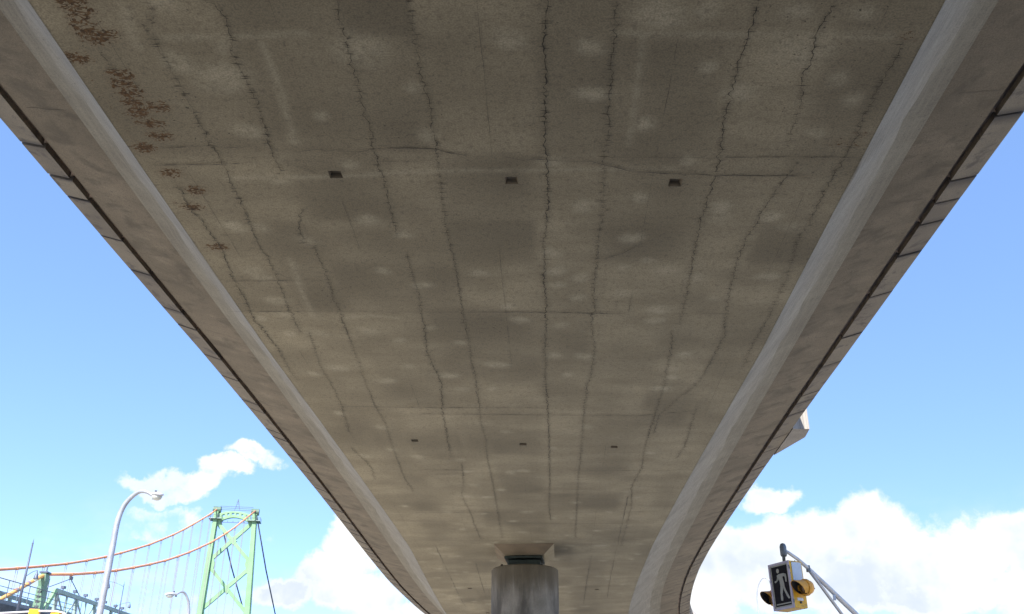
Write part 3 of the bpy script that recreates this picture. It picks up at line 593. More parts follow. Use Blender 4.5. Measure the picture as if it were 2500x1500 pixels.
# blunt bracket widening the right parapet (a lamp base)
def on_edge(px, py):           # s along the right edge line seen there
    best = None
    for s in np.arange(6, 30, .02):
        q = P3(s, U4, V4); d = q - np.array([0, 0, EYE]); d = Vector(d)
        x = 1250 + FPX * d.dot(rt) / d.dot(fw); y = 750 - FPX * d.dot(up) / d.dot(fw)
        e = (x - px) ** 2 + (y - py) ** 2
        if best is None or e < best[0]: best = (e, s)
    return best[1]
sa, sb = on_edge(1938, 1049), on_edge(1892, 1113)
pl = [(sa, U4 + .004), (sa, U4 + .36), (sa + (sb - sa) * .30, U4 + .40), (sb, U4 + .004)]
V = [P3(s, u, V4 - .005) for s, u in pl] + [P3(s, u, V4 + 1.15) for s, u in pl]
n = 4
F = [tuple(range(n)), tuple(range(2 * n - 1, n - 1, -1))] + [(i, n + i, n + (i + 1) % n, (i + 1) % n) for i in range(n)]
br = mesh('parapet_bracket', V, F, M_plain, ramp_root, [(u, s) for s, u in pl] * 2)
tag(br, 'blunt sunlit concrete bracket projecting from the right parapet')

# tapering plinth under the girder, above the bearing
PU, PS = -.24, 25.55
V = []
for (hw, hs, v) in ((.80, .88, -.004), (.53, .55, -.215)):
    for du, dv in ((-1, -1), (1, -1), (1, 1), (-1, 1)): V.append(P3(PS + dv * hs, PU + du * hw, v))
pb = mesh('bearing_plinth', V, [(0, 1, 5, 4), (1, 2, 6, 5), (2, 3, 7, 6), (3, 0, 4, 7), (7, 6, 5, 4), (0, 3, 2, 1)], M_soffit, ramp_root, [(PU + a, PS + b_) for a, b_ in ((-.8, -.9), (.8, -.9), (.8, .9), (-.8, .9)) * 2])
pb.data.materials.append(M_plinth_dark); pb.data.polygons[0].material_index = 1; pb.data.polygons[3].material_index = 1  # front and left faces take the darker brown
tag(pb, 'tapered concrete plinth tapering down onto the bearing')

# ---------------------------------------------------------------- pier with its bearing
pc = Vector(P3(PS, PU, 0)); PT = EYE + 4.70; PR = .90
pier = thing('bridge_pier', 'round stained concrete pier carrying the ramp on a dark green bearing', 'pier', (pc.x, pc.y, 0))
nseg = 64; V = []; UVs = []; zs = [PT, PT - .03, PT - .3] + list(np.linspace(PT - .6, 0, 12))
for i, z in enumerate(zs):
    for k in range(nseg + 1):
        a = 2 * math.pi * k / nseg + 2.0; r = PR - (.03 if i == 0 else 0)
        V.append((pc.x + r * math.cos(a), pc.y + r * math.sin(a), z)); UVs.append((a * PR, z - PT + .05))
n = nseg + 1
F = [(i * n + k, (i + 1) * n + k, (i + 1) * n + k + 1, i * n + k + 1) for i in range(len(zs) - 1) for k in range(nseg)]
F.append(tuple(range(nseg - 1, -1, -1)))
sh = mesh('pier_shaft', V, F, M_pier, pier, UVs); smooth_angle(sh, 40)
be = Shape(); yaw = .10
ax = (Vector((math.cos(yaw), -math.sin(yaw), 0)), Vector((math.sin(yaw), math.cos(yaw), 0)), Vector((0, 0, 1)))
zt = pc.z - .22
be.box((pc.x, pc.y, zt - .035), (1.02, .98, .06), ax)
top = be.build('bearing_top_plate', M_bearing, pier, bevel=.008)
be = Shape().box((pc.x + .01, pc.y, (zt - .075 + PT + .04) / 2), (.86, .80, max(.04, zt - .075 - PT - .06)), ax)
mid = be.build('bearing_block', M_bearing, pier, bevel=.02)
be = Shape().box((pc.x, pc.y, PT + .025), (.94, .90, .045), ax).build('bearing_base_plate', M_bearing, pier, bevel=.006)
for dx in (-.44, .44):
    Shape().tube([Vector((pc.x + dx, pc.y - .38, PT + .04)), Vector((pc.x + dx, pc.y - .38, PT + .085))], .03, 8).build('anchor_bolt', M_bearing, pier)
Shape().tube([Vector((pc.x - .62, pc.y - .42, PT)), Vector((pc.x - .62, pc.y - .42, PT + .07))], [.045, .03], 8).build('anchor_bolt', M_dark, pier)

# ---------------------------------------------------------------- suspension bridge beyond
def hit(px, py, P, d):         # where that direction meets the upright plane through P along d
    r = ray(px, py); k = d.x / d.y
    Y = (P.x - k * P.y) / (r.x - k)
    return Vector((r.x * Y, Y, r.z * Y + EYE))
def c1(x, y): return x / 3.534, 1150 + y / 3.534
def c2(x, y): return x / 7.42, 1300 + y / 7.42
RT = at(625, 1248, 343); LT = at(531, 1243, 341)
R0 = at(104, 1407, 180)
ad = Vector((RT.x - R0.x, RT.y - R0.y, 0)).normalized()          # along the bridge, away from the camera
tr = Vector((ad.y, -ad.x, 0))                                    # across it, towards the camera's side
sus = thing('suspension_bridge', 'pale green steel suspension bridge with orange cables and a cross-braced tower', 'bridge', (RT.x, RT.y, 0))

def tower_pt(px, py):          # on the tower's own plane
    r = ray(px, py); k = (RT.y - LT.y) / (RT.x - LT.x)
    Y = (LT.y - k * LT.x) / (1 - k * r.x)
    return Vector((r.x * Y, Y, r.z * Y + EYE))
def c8(x, y): return tower_pt(450 + x / 4.948, 1200 + y / 4.948)
td = Vector((RT.x - LT.x, RT.y - LT.y, 0)).normalized(); tn = Vector((td.y, -td.x, 0))   # across the tower / its front
legs = []
for (x0, y0, x1, y1) in ((385, 300, 190, 1480), (850, 330, 762, 1480)):
    a, b_ = c8(x0, y0), c8(x1, y1)
    k = (a.x - b_.x) / (a.z - b_.z); top_ = a + (a - b_).normalized() * 1.5
    bot = b_ + (b_ - a) * (b_.z / (a.z - b_.z)); bot.z = 0
    S_ = Shape(); rings = []
    for p, ww, dd in ((bot, 3.6, 5.2), (b_, 2.25, 3.6), (a, 1.7, 2.9), (top_, 1.7, 2.9)):
        # cruciform box leg with a recessed corner that reads as a shadow line
        rings.append([p + td * (sx * ww / 2) + tn * (sy * dd / 2) for sx, sy in
                      ((-1, -.7), (-.78, -.7), (-.78, -1), (.78, -1), (.78, -.7), (1, -.7), (1, .7), (.78, .7), (.78, 1), (-.78, 1), (-.78, .7), (-1, .7))])
    S_.loft(rings)
    lg = S_.build('tower_leg', M_green, sus); legs.append((lg, a, b_, top_))
    # saddle housing and the service platform with its railing
    Shape().tube([top_ + td * -1.4 + Vector((0, 0, .9)), top_ + td * 1.4 + Vector((0, 0, .9))], 1.25, 14).build('cable_saddle', M_saddle, lg)
    pz = a - Vector((0, 0, 1.2))
    Shape().box(pz, (4.6, 5.0, .25), (td, tn, Vector((0, 0, 1)))).build('service_platform', M_truss, lg)
    rl = Shape()
    for hgt in (.6, 1.15):
        for sx, sy, ex, ey in ((-2.3, 2.5, 2.3, 2.5), (2.3, 2.5, 2.3, -2.5), (-2.3, -2.5, -2.3, 2.5)):
            rl.tube([pz + td * sx + tn * sy + Vector((0, 0, hgt)), pz + td * ex + tn * ey + Vector((0, 0, hgt))], .06, 5)
    for sx in (-2.3, -.8, .8, 2.3):
        rl.tube([pz + td * sx + tn * 2.5, pz + td * sx + tn * 2.5 + Vector((0, 0, 1.15))], .06, 5)
    rl.build('platform_railing', M_rail, lg)
def brace(x0, y0, x1, y1, wd=1.35, nm='diagonal_brace'):
    a, b_ = c8(x0, y0), c8(x1, y1)
    return Shape().beam(a, b_, wd, 1.3, tn).build(nm, M_green, sus)
brace(425, 405, 775, 835); brace(800, 400, 330, 815)
brace(315, 925, 735, 1455); brace(765, 950, 190, 1440)
brace(180, 1560, 745, 2150); brace(740, 1590, 110, 2140)
def gusset(x, y, rx, ry):
    p = c8(x, y); q = c8(x + rx, y); r_ = c8(x, y + ry)
    u, v = (q - p), (r_ - p)
    poly = [p + u * math.cos(t_) * (1 - .22 * abs(math.sin(2 * t_))) + v * math.sin(t_) * (1 - .22 * abs(math.sin(2 * t_))) - tn * .70 for t_ in np.linspace(0, 2 * math.pi, 16, endpoint=False)]
    Shape().prism(poly, tn * 1.40).build('gusset_plate', M_green, sus)
gusset(593, 600, 42, 52); gusset(512, 1190, 46, 52)
gusset(335, 870, 34, 120); gusset(762, 890, 30, 120); gusset(205, 1490, 40, 110); gusset(740, 1510, 34, 110)
gusset(420, 390, 26, 60); gusset(812, 400, 26, 60)
# arched portal beam at the head, with slots through its web
def arch(f):                   # f 0..1 across; lower and upper edge of the beam
    xl, xr = 430, 800
    x = xl + (xr - xl) * f; base = 372 + 22 * f
    lo = base - 62 * (1 - (2 * f - 1) ** 2) ; hi = (268 + 20 * f) - 34 * (1 - (2 * f - 1) ** 2)
    return x, lo, hi
fs = np.linspace(0, 1, 49); slots = [(.085 + .155 * k, .085 + .155 * k + .075) for k in range(6)]
S_ = Shape()
for f0, f1 in zip(fs[:-1], fs[1:]):
    fm = (f0 + f1) / 2; sl_ = any(a <= fm <= b_ for a, b_ in slots)
    x0, l0, h0 = arch(f0); x1, l1, h1 = arch(f1)
    bands = ((0, 1),) if not sl_ else ((0, .40), (.72, 1))
    for ba, bb in bands:
        q = [c8(x0, l0 + (h0 - l0) * ba), c8(x1, l1 + (h1 - l1) * ba), c8(x1, l1 + (h1 - l1) * bb), c8(x0, l0 + (h0 - l0) * bb)]
        S_.prism([p - tn * .65 for p in q], tn * 1.3)
S_.build('portal_arch', M_green, sus)
S_ = Shape(); S_.tube([c8(450, 372), c8(785, 385)], .10, 6)
for k in range(6): f = k / 5; S_.tube([c8(460 + 320 * f, 372 + 12 * f), c8(460 + 320 * f, 352 + 12 * f)], .09, 5)
S_.build('inspection_rail', M_darkpole, sus)
S_ = Shape()
for dy in (0, 20, 42): S_.tube([c8(440, 178 + dy), c8(835, 195 + dy)], .085, 5)
S_.build('head_railing', M_rail, sus)
ms = Shape(); mt = c8(655, 95)
for sx in (-1, 1): ms.tube([c8(638 + sx * 34, 235), c8(650 + sx * 7, 140), mt], .10, 5)
for y in (130, 155, 190): ms.tube([c8(640 - (y - 90) * .22, y), c8(662 + (y - 90) * .12, y)], .06, 5)
ms.build('beacon_mast', M_rail, sus)

# cables, side span: orange wrapped, with a band at every hanger
RB = [(420, 893), (620, 893), (820, 880), (1000, 861), (1155, 835), (1295, 807), (1425, 775), (1535, 739), (1635, 702), (1730, 660), (1820, 619), (1890, 578), (1960, 534), (2030, 485), (2110, 420), (2205, 345)]
LB = [(-320, 868), (-90, 858), (150, 842), (380, 822), (575, 802), (750, 774), (910, 743), (1045, 709), (1175, 672), (1290, 636), (1395, 594), (1495, 552), (1585, 507), (1665, 463), (1750, 413), (1820, 370), (1880, 325)]
Rp = [hit(*c1(*q), RT, ad) for q in RB]; Lp = [hit(*c1(*q), LT, ad) for q in LB]
TA, TB = hit(*c2(1010, 1048), RT, ad), hit(*c2(2240, 1470), RT, ad)     # top chord of the stiffening truss
def chord(Y): f = (Y - TA.y) / (TB.y - TA.y); return TA.z + (TB.z - TA.z) * f
for pts_, T0, side in ((Rp, RT, 1), (Lp, LT, -1)):
    ca = Shape().tube(pts_, .29, 12).build('main_cable', M_orange, sus, smooth=True)
    for q, q2 in zip(pts_[1:-1], pts_[2:]):
        d = (q2 - q).normalized()
        Shape().tube([q - d * .5, q + d * .5], .37, 10).build('cable_band', M_orange, ca)
        zb = chord(q.y) if side > 0 else chord(q.y + 4)
        hg = Shape()
        for k in (-.45, .45):
            p = q + ad * k
            hg.tube([p - Vector((0, 0, .35)), Vector((p.x, p.y, zb))], .055, 5)
        hg.build('hanger', M_rope, sus)
# short braced hanger beside the cable bent
q = Rp[1]
S_ = Shape().box(q - Vector((0, 0, .75)), (.5, .9, .6), (tr, ad, Vector((0, 0, 1))))
for k in (-9.0, 6.5): S_.tube([q - Vector((0, 0, .9)), Vector((q.x, q.y, chord(q.y + k) + .2)) + ad * k], .09, 5)
S_.build('hanger_brace', M_rail, sus)
# backstay running down from the cable bent
bs = [hit(*c2(870, 770), RT, ad), hit(*c2(740, 800), RT, ad), hit(*c2(380, 1010), RT, ad), hit(*c2(0, 1222), RT, ad), hit(*c2(-420, 1450), RT, ad)]
cb = Shape().tube(bs, .36, 12).build('backstay_cable', simple('backstay_orange_wrap', (.82, .42, .13), .6, 0, .12, .5), sus, smooth=True)
for f in (.33, .62):
    p = bs[1] * (1 - f) + bs[3] * f; d = (bs[3] - bs[1]).normalized()
    Shape().tube([p - d * .35, p + d * .35], .44, 10).build('cable_band', M_rope, cb)
# main span cables falling away behind the tower
for (x0, y0, x1, y1, T0) in ((2215, 385, 2375, 1237, RT), (1885, 345, 2105, 1215, LT)):
    a = hit(*c1(x0, y0), T0, ad); b_ = hit(*c1(x1, y1), T0, ad); e_ = hit(*c1(x1 + (x1 - x0) * .25, y1 + (y1 - y0) * .18), T0, ad)
    mid_ = (a + b_) / 2 - Vector((0, 0, 1.2))
    Shape().tube([a, mid_, b_, e_], .27, 10).build('main_cable', M_maincable, sus, smooth=True)
# cable bent: the green post that bends the cable down
pt_ = hit(*c2(825, 735), RT, ad); zb = chord(pt_.y) - 8
S_ = Shape(); bx_ = (tr, ad, Vector((0, 0, 1)))
rings = []
for z, ww, dd in ((0, 1.9, 1.9), (pt_.z - 3.2, 1.35, 1.6), (pt_.z - 2.6, 1.35, 1.6)):
    rings.append([Vector((pt_.x, pt_.y, z)) + tr * sx * ww / 2 + ad * sy * dd / 2 for sx, sy in ((-1, -1), (1, -1), (1, 1), (-1, 1))])
S_.loft(rings); cbp = S_.build('cable_bent_post', M_green2, sus)
rings = [[Vector((pt_.x, pt_.y, z)) + tr * sx * ww / 2 + ad * sy * dd / 2 for sx, sy in ((-1, -1), (1, -1), (1, 1), (-1, 1))] for z, ww, dd in ((pt_.z - 2.6, 1.1, 1.3), (pt_.z - 1.6, 1.3, 1.9), (pt_.z - .2, 1.0, 1.7))]
Shape().loft(rings).build('bent_saddle', M_green2, cbp)
Shape().box(pt_, (1.5, 2.0, .28), bx_).build('bent_cap', M_darkpole, cbp)
Shape().tube([pt_ + ad * .3, pt_ + ad * .3 + Vector((0, 0, 1.3))], .16, 6).build('cap_post', M_rail, cbp)
for k in range(7):
    z = pt_.z - 3.6 - k * .9
    Shape().box(Vector((pt_.x, pt_.y, z)) - ad * .86 + tr * .05, (.75, .06, .34), bx_).build('post_opening', M_girder, cbp)
# stiffening truss, both sides
for side, off in ((1, 0.0), (-1, -13.6)):
    o_ = tr * off
    def tp(Y, dz): k = (Y - RT.y) / ad.y; p = RT + ad * k + o_; return Vector((p.x, p.y, chord(Y) + dz))
    Y0, Y1, H_ = TA.y, 345.0, 4.8
    Shape().beam(tp(Y0, 0), tp(Y1, 0), .55, .75).build('truss_top_chord', M_truss, sus)
    Shape().beam(tp(Y0 - 3, -H_), tp(Y1, -H_), .55, .75).build('truss_bottom_chord', M_truss, sus)
    Shape().beam(tp(Y0, 0), tp(Y0 - 4.0, -H_), .6, .8).build('truss_end_post', M_green, sus)
    Y = Y0 + 1; k = 0
    while Y < Y1 - 8:
        wd = .85 if k % 2 == 0 else .38
        Shape().beam(tp(Y, -.36), tp(Y, -H_ + .36), wd * .6, wd, ad).build('truss_post', M_truss, sus)
        ya, yb = (Y, Y + 5) if k % 2 == 0 else (Y + 5, Y)
        Shape().beam(tp(ya, -.4), tp(yb, -H_ + .4), .22, .26).build('truss_diagonal', M_truss, sus)
        Y += 5; k += 1
    if side > 0:
        for (x, y) in ((1140, 1060), (1350, 1135), (1540, 1200), (1740, 1275), (1890, 1332), (2080, 1395), (2200, 1438)):
            p = hit(*c2(x, y), RT, ad); p.z = chord(p.y) + .37
            S_ = Shape().tube([p, p + Vector((0, 0, .35))], .10, 6); S_.box(p + Vector((0, 0, .6)), (.75, .6, .5), (tr, ad, Vector((0, 0, 1))))
            S_.build('floodlight', M_darkpole, sus)
dk = Shape(); p0, p1 = TA - ad * 3 + tr * -6.8, RT + tr * -6.8; p0.z = chord(p0.y) - 4.9; p1.z = chord(p1.y) - 4.9
dk.beam(p0, p1, 12.6, .5).build('road_deck', M_girder, sus)

# ---------------------------------------------------------------- approach viaduct with its railing
FP = RT + tr * 9
T0, T1 = hit(*c2(0, 822), FP, ad), hit(*c2(1000, 1105), FP, ad)
hB = T0.z - hit(*c2(0, 1235), FP, ad).z
ap = thing('approach_viaduct', 'dark approach viaduct with a tall grey pipe railing at the left edge', 'viaduct', (T0.x, T0.y, 0))
ext = lambda f: T0 + (T1 - T0) * f
for f_ in (0, .36, .60, .985):
    a, b_ = ext(-.6), ext(1.5); dz = Vector((0, 0, -hB * f_))
    Shape().tube([a + dz, b_ + dz], .075 if f_ == 0 else .055, 6).build('rail', M_rail, ap)
Yp = [hit(*c2(x, y), FP, ad) for x, y in ((180, 870), (380, 925), (510, 975))]
step = (Yp[1].y - Yp[0].y)
k = -3
while k < 9:
    Y = Yp[0].y + k * step * .95; f = (Y - T0.y) / (T1.y - T0.y); p = ext(f)
    Shape().tube([p + Vector((0, 0, .05)), p - Vector((0, 0, hB + .2))], .07, 6).build('rail_post', M_rail, ap)
    k += 1
a, b_ = ext(-.6), ext(1.5)
for dz, hh, wd, nm, mt_ in ((-hB - .28, .5, .5, 'deck_edge_beam', M_rail), (-hB - 1.75, 2.4, .9, 'plate_girder', M_girder)):
    Shape().beam(a + Vector((0, 0, dz)), b_ + Vector((0, 0, dz)), wd, hh).build(nm, mt_, ap)
Shape().beam(a + tr * -8.4 + Vector((0, 0, -hB - .9)), b_ + tr * -8.4 + Vector((0, 0, -hB - .9)), 16.2, .6).build('deck_slab', M_girder, ap)
for f in (-.4, .5, 1.4):
    p = ext(f) + tr * -6
    Shape().tube([Vector((p.x, p.y, 0)), Vector((p.x, p.y, p.z - hB - 1.25))], 1.1, 16).build('column', M_plain, ap, smooth=False)

# ---------------------------------------------------------------- lamp standards on the bridge
def bridge_lamp(px, py, Y, hgt, rad, arm, label, rise=0.0, drop=.0):
    t_ = at(px, py, Y)
    r_ = thing('bridge_lamp_post', label, 'lamp post', (t_.x, t_.y, t_.z - hgt), 'dark lamp posts on the suspension bridge')
    Shape().tube([t_ - Vector((0, 0, hgt)), t_ - Vector((0, 0, hgt * .45)), t_], [rad * 1.5, rad * 1.15, rad * .7], 8).build('pole', M_darkpole, r_, smooth=True)
    Shape().tube([t_, t_ + Vector((0, 0, .35)), t_ + Vector((0, 0, .8))], [rad * .9, rad * .35, .01], 8).build('finial', M_darkpole, r_)
    if arm:
        z0 = t_ - Vector((0, 0, drop)); e_ = z0 + Vector((arm, 0, rise))
        P_ = [z0 + Vector((arm * f, 0, rise * math.sin(f * math.pi * .5))) for f in np.linspace(0, 1, 8)]
        Shape().tube(P_, .055, 6).build('arm', M_darkpole, r_, smooth=True)
        L_ = Shape().tube([e_ + Vector((0, 0, .05)), e_ - Vector((0, 0, .35)), e_ - Vector((0, 0, .55)), e_ - Vector((0, 0, 1.15)), e_ - Vector((0, 0, 1.3))], [.06, .12, .24, .36, .40], 10)
        L_.build('lantern', M_darkpole, r_, smooth=True)
        Shape().tube([e_ - Vector((0, 0, 1.3)), e_ - Vector((0, 0, 1.62))], [.26, .16], 10).build('lantern_glass', M_lens, r_)
bridge_lamp(80, 1328, 150, 12.5, .17, 1.75, 'tall dark lamp post crossing in front of the upper orange cable', 1.0, 5.2)
bridge_lamp(302.5, 1429, 205, 12, .13, -3.3, 'dark lamp post right of the large lamp pole, its arm reaching left', 1.0, .3)
bridge_lamp(284, 1478, 260, 10, .12, 3.6, 'small dark lamp post above the truss, its arm reaching right', .9, .2)
bridge_lamp(120.6, 1415, 186, 13, .20, 0, 'bare dark post close behind the green cable bent')

# ---------------------------------------------------------------- curved street lamps
LC = [at(px, py, 31) for px, py in ((243, 1500), (267, 1376), (277, 1322), (286, 1277), (299, 1243), (316, 1221), (336, 1206), (351, 1202), (366, 1206), (380, 1215))]
LB0 = LC[0].copy()
prof_ = [((p.x - LC[1].x), p.z) for p in LC[1:]]
def street_lamp(x, y, hs, dirx, diry, label, r0=.115, r1=.052, group='curved grey street lamps', headlen=.66):
    r_ = thing('street_lamp', label, 'street lamp', (x, y, 0), group)
    d = Vector((dirx, diry, 0))
    P_ = [Vector((x, y, 0)), Vector((x, y, 3))]; R_ = [r0 * 1.1, r0]
    n = len(prof_)
    raw = [Vector((x, y, 0)) + d * (px * hs) + Vector((0, 0, z * hs)) for px, z in prof_]
    # subdivide the arc with a Catmull-Rom curve
    cur = []
    for i in range(n - 1):
        a, b_, c_, e_ = raw[max(i - 1, 0)], raw[i], raw[i + 1], raw[min(i + 2, n - 1)]
        for t_ in np.linspace(0, 1, 5, endpoint=False):
            cur.append(.5 * ((2 * b_) + (c_ - a) * t_ + (2 * a - 5 * b_ + 4 * c_ - e_) * t_ ** 2 + (-a + 3 * b_ - 3 * c_ + e_) * t_ ** 3))
    cur.append(raw[-1])
    P_ += cur; R_ += [r0 + (r1 - r0) * f for f in np.linspace(.15, 1, len(cur))]
    Shape().tube(P_, R_, 16).build('pole', M_galv, r_, smooth=True)
    Shape().tube([Vector((x, y, 0)), Vector((x, y, .35)), Vector((x, y, .4))], [r0 * 1.9, r0 * 1.7, r0 * 1.15], 16).build('base_cover', M_galv, r_)
    e0 = raw[-1]; hd = Vector((.62, -.78, -.10)) if dirx > 0 else Vector((-.62, -.78, -.10))
    hd.normalize(); sd_ = hd.cross(Vector((0, 0, 1))).normalized(); uz = sd_.cross(hd)
    rings = []; hl_ = headlen * hs
    for f, ww, ht, hb in ((-.06, .06, .06, -.05), (0, .07, .065, -.06), (.12, .10, .085, -.06), (.35, .165, .10, -.055), (.6, .19, .095, -.05), (.82, .17, .07, -.05), (.96, .10, .035, -.05), (1.0, .04, .0, -.045)):
        c_ = e0 + hd * hl_ * f; ring = []
        for k in range(14):
            a = 2 * math.pi * k / 14; zz = math.sin(a)
            ring.append(c_ + sd_ * math.cos(a) * ww * hs + uz * ((ht if zz > 0 else -hb) * zz * hs))
        rings.append(ring)
    hdob = Shape().loft(rings).build('lamp_head', M_white, r_, smooth=True)
    rings = []
    for zz, sc_ in ((-.045, 1.0), (-.09, .95), (-.15, .78), (-.185, .45), (-.19, .1)):
        rings.append([e0 + hd * hl_ * (.58 + .34 * sc_ * math.cos(a)) + sd_ * (.165 * sc_ * math.sin(a) * hs) + uz * zz * hs for a in np.linspace(0, 2 * math.pi, 14, endpoint=False)])
    Shape().loft(rings).build('lamp_lens', M_lens, r_, smooth=True)
    pc_ = e0 + hd * hl_ * .22 + uz * .08 * hs
    Shape().tube([pc_, pc_ + uz * .085 * hs], .038 * hs, 8).build('photocell', M_black, r_)
    Shape().box(e0 + hd * .02 - uz * .09 * hs, (.05 * hs, .10 * hs, .06 * hs), (sd_, hd, uz)).build('clamp', M_rail, r_)
street_lamp(LC[1].x, LC[1].y, 1.0, 1, -.18, 'large curved grey street lamp standing in front of the orange cables')
q = at(457, 1500, 47); street_lamp(q.x + .05, q.y, .92, -.45, -.7, 'smaller street lamp leaning left beside the green tower', .09, .045)
q = at(1850.5, 1480, 66); street_lamp(q.x, q.y, 1.345, .58, -.4, 'thin white street lamp half hidden behind the pedestrian signal', .055, .03)

# ---------------------------------------------------------------- pedestrian signal on its mast arm
Z3 = Vector((0, 0, 1))
CR = at(1925, 1368, 17.2)      # near top corner of the box
fd = Vector((.428, -.9038, 0)); fn = Vector((-.9038, -.428, 0)); bk = -fn
lean = Vector((-.018, 0, 0))
W_, H_, D_ = .56, .83, .30
up_s = (Z3 + lean).normalized()
tip = at(1912, 1342, 17.42)
arm = thing('mast_arm', 'grey steel mast arm with strut holding the pedestrian signal', 'mast arm', (0, 0, 0))
pend = [at(1913, 1343, 17.42), at(1925, 1350, 17.6), at(1948, 1366, 17.9), at(1972, 1387, 18.3), at(2012, 1425, 19.0), at(2050, 1462, 19.6), at(2092, 1502, 20.2)]
dlt = (pend[-1] - pend[-2]).normalized(); pole_xy = pend[-1] + dlt * 2.2
arm.location = (pole_xy.x, pole_xy.y, 0)
Shape().tube(pend + [pole_xy], [.028, .030, .033, .038, .045, .05, .055, .06], 12).build('upper_arm', M_galv, arm, smooth=True)
st_ = [at(1974, 1391, 18.3), at(2005, 1432, 18.9), at(2058, 1504, 19.7)]
dl2 = (st_[-1] - st_[-2]).normalized(); low = st_[-1] + dl2 * 1.6; low = Vector((pole_xy.x, pole_xy.y, low.z))
Shape().tube(st_ + [low], .032, 10).build('lower_strut', M_galv, arm, smooth=True)
Shape().box(at(1973, 1389, 18.3), (.06, .10, .12)).build('strut_clamp', M_rail, arm, bevel=.01)
Shape().beam(at(2036, 1449, 19.35), at(2038, 1466, 19.35), .03, .05).build('arm_tie', M_galv, arm)
Shape().tube([Vector((pole_xy.x, pole_xy.y, 0)), Vector((pole_xy.x, pole_xy.y, pole_xy.z + .5))], [.11, .08], 14).build('mast_pole', M_galv, arm, smooth=True)

sig = thing('pedestrian_signal', 'yellow overhead crosswalk sign box with a walking figure and two amber beacons', 'crosswalk signal', (CR.x, CR.y, 0))
TL = CR - fd * W_
cen = CR - fd * W_ / 2 + bk * D_ / 2 - up_s * H_ / 2
Shape().box(cen, (W_, D_, H_), (fd, bk, up_s)).build('sign_box', M_boxyellow, sig, bevel=.012)
# front face: frame, dark panel, symbol
def face(u, v, out): return CR - fd * W_ * (1 - u) - up_s * H_ * v + fn * out      # u from the left, v from the top
fr = Shape()
for (ua, ub, va, vb, out, th) in ((0, 1, 0, .045, .018, 0), (0, 1, .955, 1, .018, 0), (0, .075, .045, .955, .018, 0), (.925, 1, .045, .955, .018, 0)):
    fr.prism([face(ua, va, .001), face(ub, va, .001), face(ub, vb, .001), face(ua, vb, .001)], fn * out)
fr.build('sign_frame', M_frame, sig)
pn = Shape().prism([face(.075, .045, .0015), face(.925, .045, .0015), face(.925, .955, .0015), face(.075, .955, .0015)], fn * .006).build('sign_panel', M_signdark, sig)
ln = Shape()
for (ua, ub, va, vb) in ((.075, .925, .045, .075), (.075, .925, .925, .955), (.075, .125, .075, .925), (.885, .925, .075, .925)):
    ln.prism([face(ua, va, .0078), face(ub, va, .0078), face(ub, vb, .0078), face(ua, vb, .0078)], fn * .002)
ln.build('panel_border', M_cream, pn)
bar = Shape().prism([face(.17, .868, .0078), face(.86, .868, .0078), face(.86, .893, .0078), face(.17, .893, .0078)], fn * .002).build('panel_bar', M_cream, pn)
def crop_to_face(x, y):        # from a picture of the face to its own u, v
    u, v = .5, .5
    for _ in range(20):
        u = (x - (755 + 50 * v)) / (285 - 5 * v); v = (y - (780 - 80 * u)) / (655 + 35 * u)
    return u, v
man = Shape()
def mpoly(p): man.prism([face(*crop_to_face(x, y), .0079) for x, y in p], fn * .002)
hc = crop_to_face(884, 862)
man.prism([face(hc[0] + .066 * math.cos(a), hc[1] + .05 * math.sin(a), .0079) for a in np.linspace(0, 2 * math.pi, 16, endpoint=False)][::-1], fn * .002)
mpoly([(868, 930), (900, 905), (960, 893), (992, 900), (985, 925), (945, 945), (965, 1045), (968, 1085), (912, 1090), (905, 1020), (895, 985), (868, 1020), (872, 960)])
mpoly([(985, 899), (994, 902), (1000, 950), (1000, 1018), (983, 1015), (980, 960), (966, 925)])
mpoly([(872, 958), (897, 985), (875, 1010), (847, 1040), (833, 1030), (838, 1012), (862, 1000)])
mpoly([(911, 1088), (945, 1090), (945, 1130), (933, 1200), (940, 1250), (936, 1292), (911, 1286), (906, 1180)])
mpoly([(944, 1086), (968, 1083), (985, 1140), (1010, 1195), (1034, 1250), (1015, 1263), (990, 1220), (958, 1140)])
man.build('walking_figure', M_cream, pn)
# right side: panel with the sky's reflection painted pale blue, sticker, lower corner fittings
def side(u, v, out): return CR + bk * D_ * u - up_s * H_ * v + fd * out
Shape().prism([side(.16, .03, .001), side(.16, .43, .001), side(.90, .43, .001), side(.90, .03, .001)], fd * .008).build('sky_tint_panel', M_panel, sig)
Shape().prism([side(.25, .79, .001), side(.25, .85, .001), side(.70, .85, .001), side(.70, .79, .001)], fd * .003).build('sticker', M_white, sig)
p = side(.48, .885, .0); Shape().tube([p, p + fd * .02], .022, 10).build('cable_knockout', M_black, sig)
for u in (.22, .62): Shape().box(side(u, .44, .012), (.03, .05, .03), (fd, bk, up_s)).build('panel_latch', M_rail, sig)
for v in (.14, .86):
    Shape().tube([side(-.05, v - .04, .004), side(-.05, v + .04, .004)], .012, 8).build('hinge', M_rail, sig)
wp = [pend[2] - Z3 * .02, pend[2] - Z3 * .10 - fd * .03, CR + bk * .2 - fd * .06 + Z3 * .02, CR + bk * .2 - fd * .08 - Z3 * .01]
Shape().tube(wp, .008, 6).build('feed_wire', M_black, sig, smooth=True)
# hanger above the box
hp = CR - fd * W_ * .42 + bk * .10
Shape().tube([hp - up_s * .0, hp + (tip - hp) * .45, tip - Z3 * .10], [.028, .032, .036], 12).build('hanger_tube', M_rail, sig, smooth=True)
Shape().tube([tip - Z3 * .13, tip - Z3 * .10, tip + Z3 * .05, tip + Z3 * .10, tip + Z3 * .115], [.045, .062, .062, .045, .015], 14).build('swivel_joint', M_rail, sig, smooth=True)
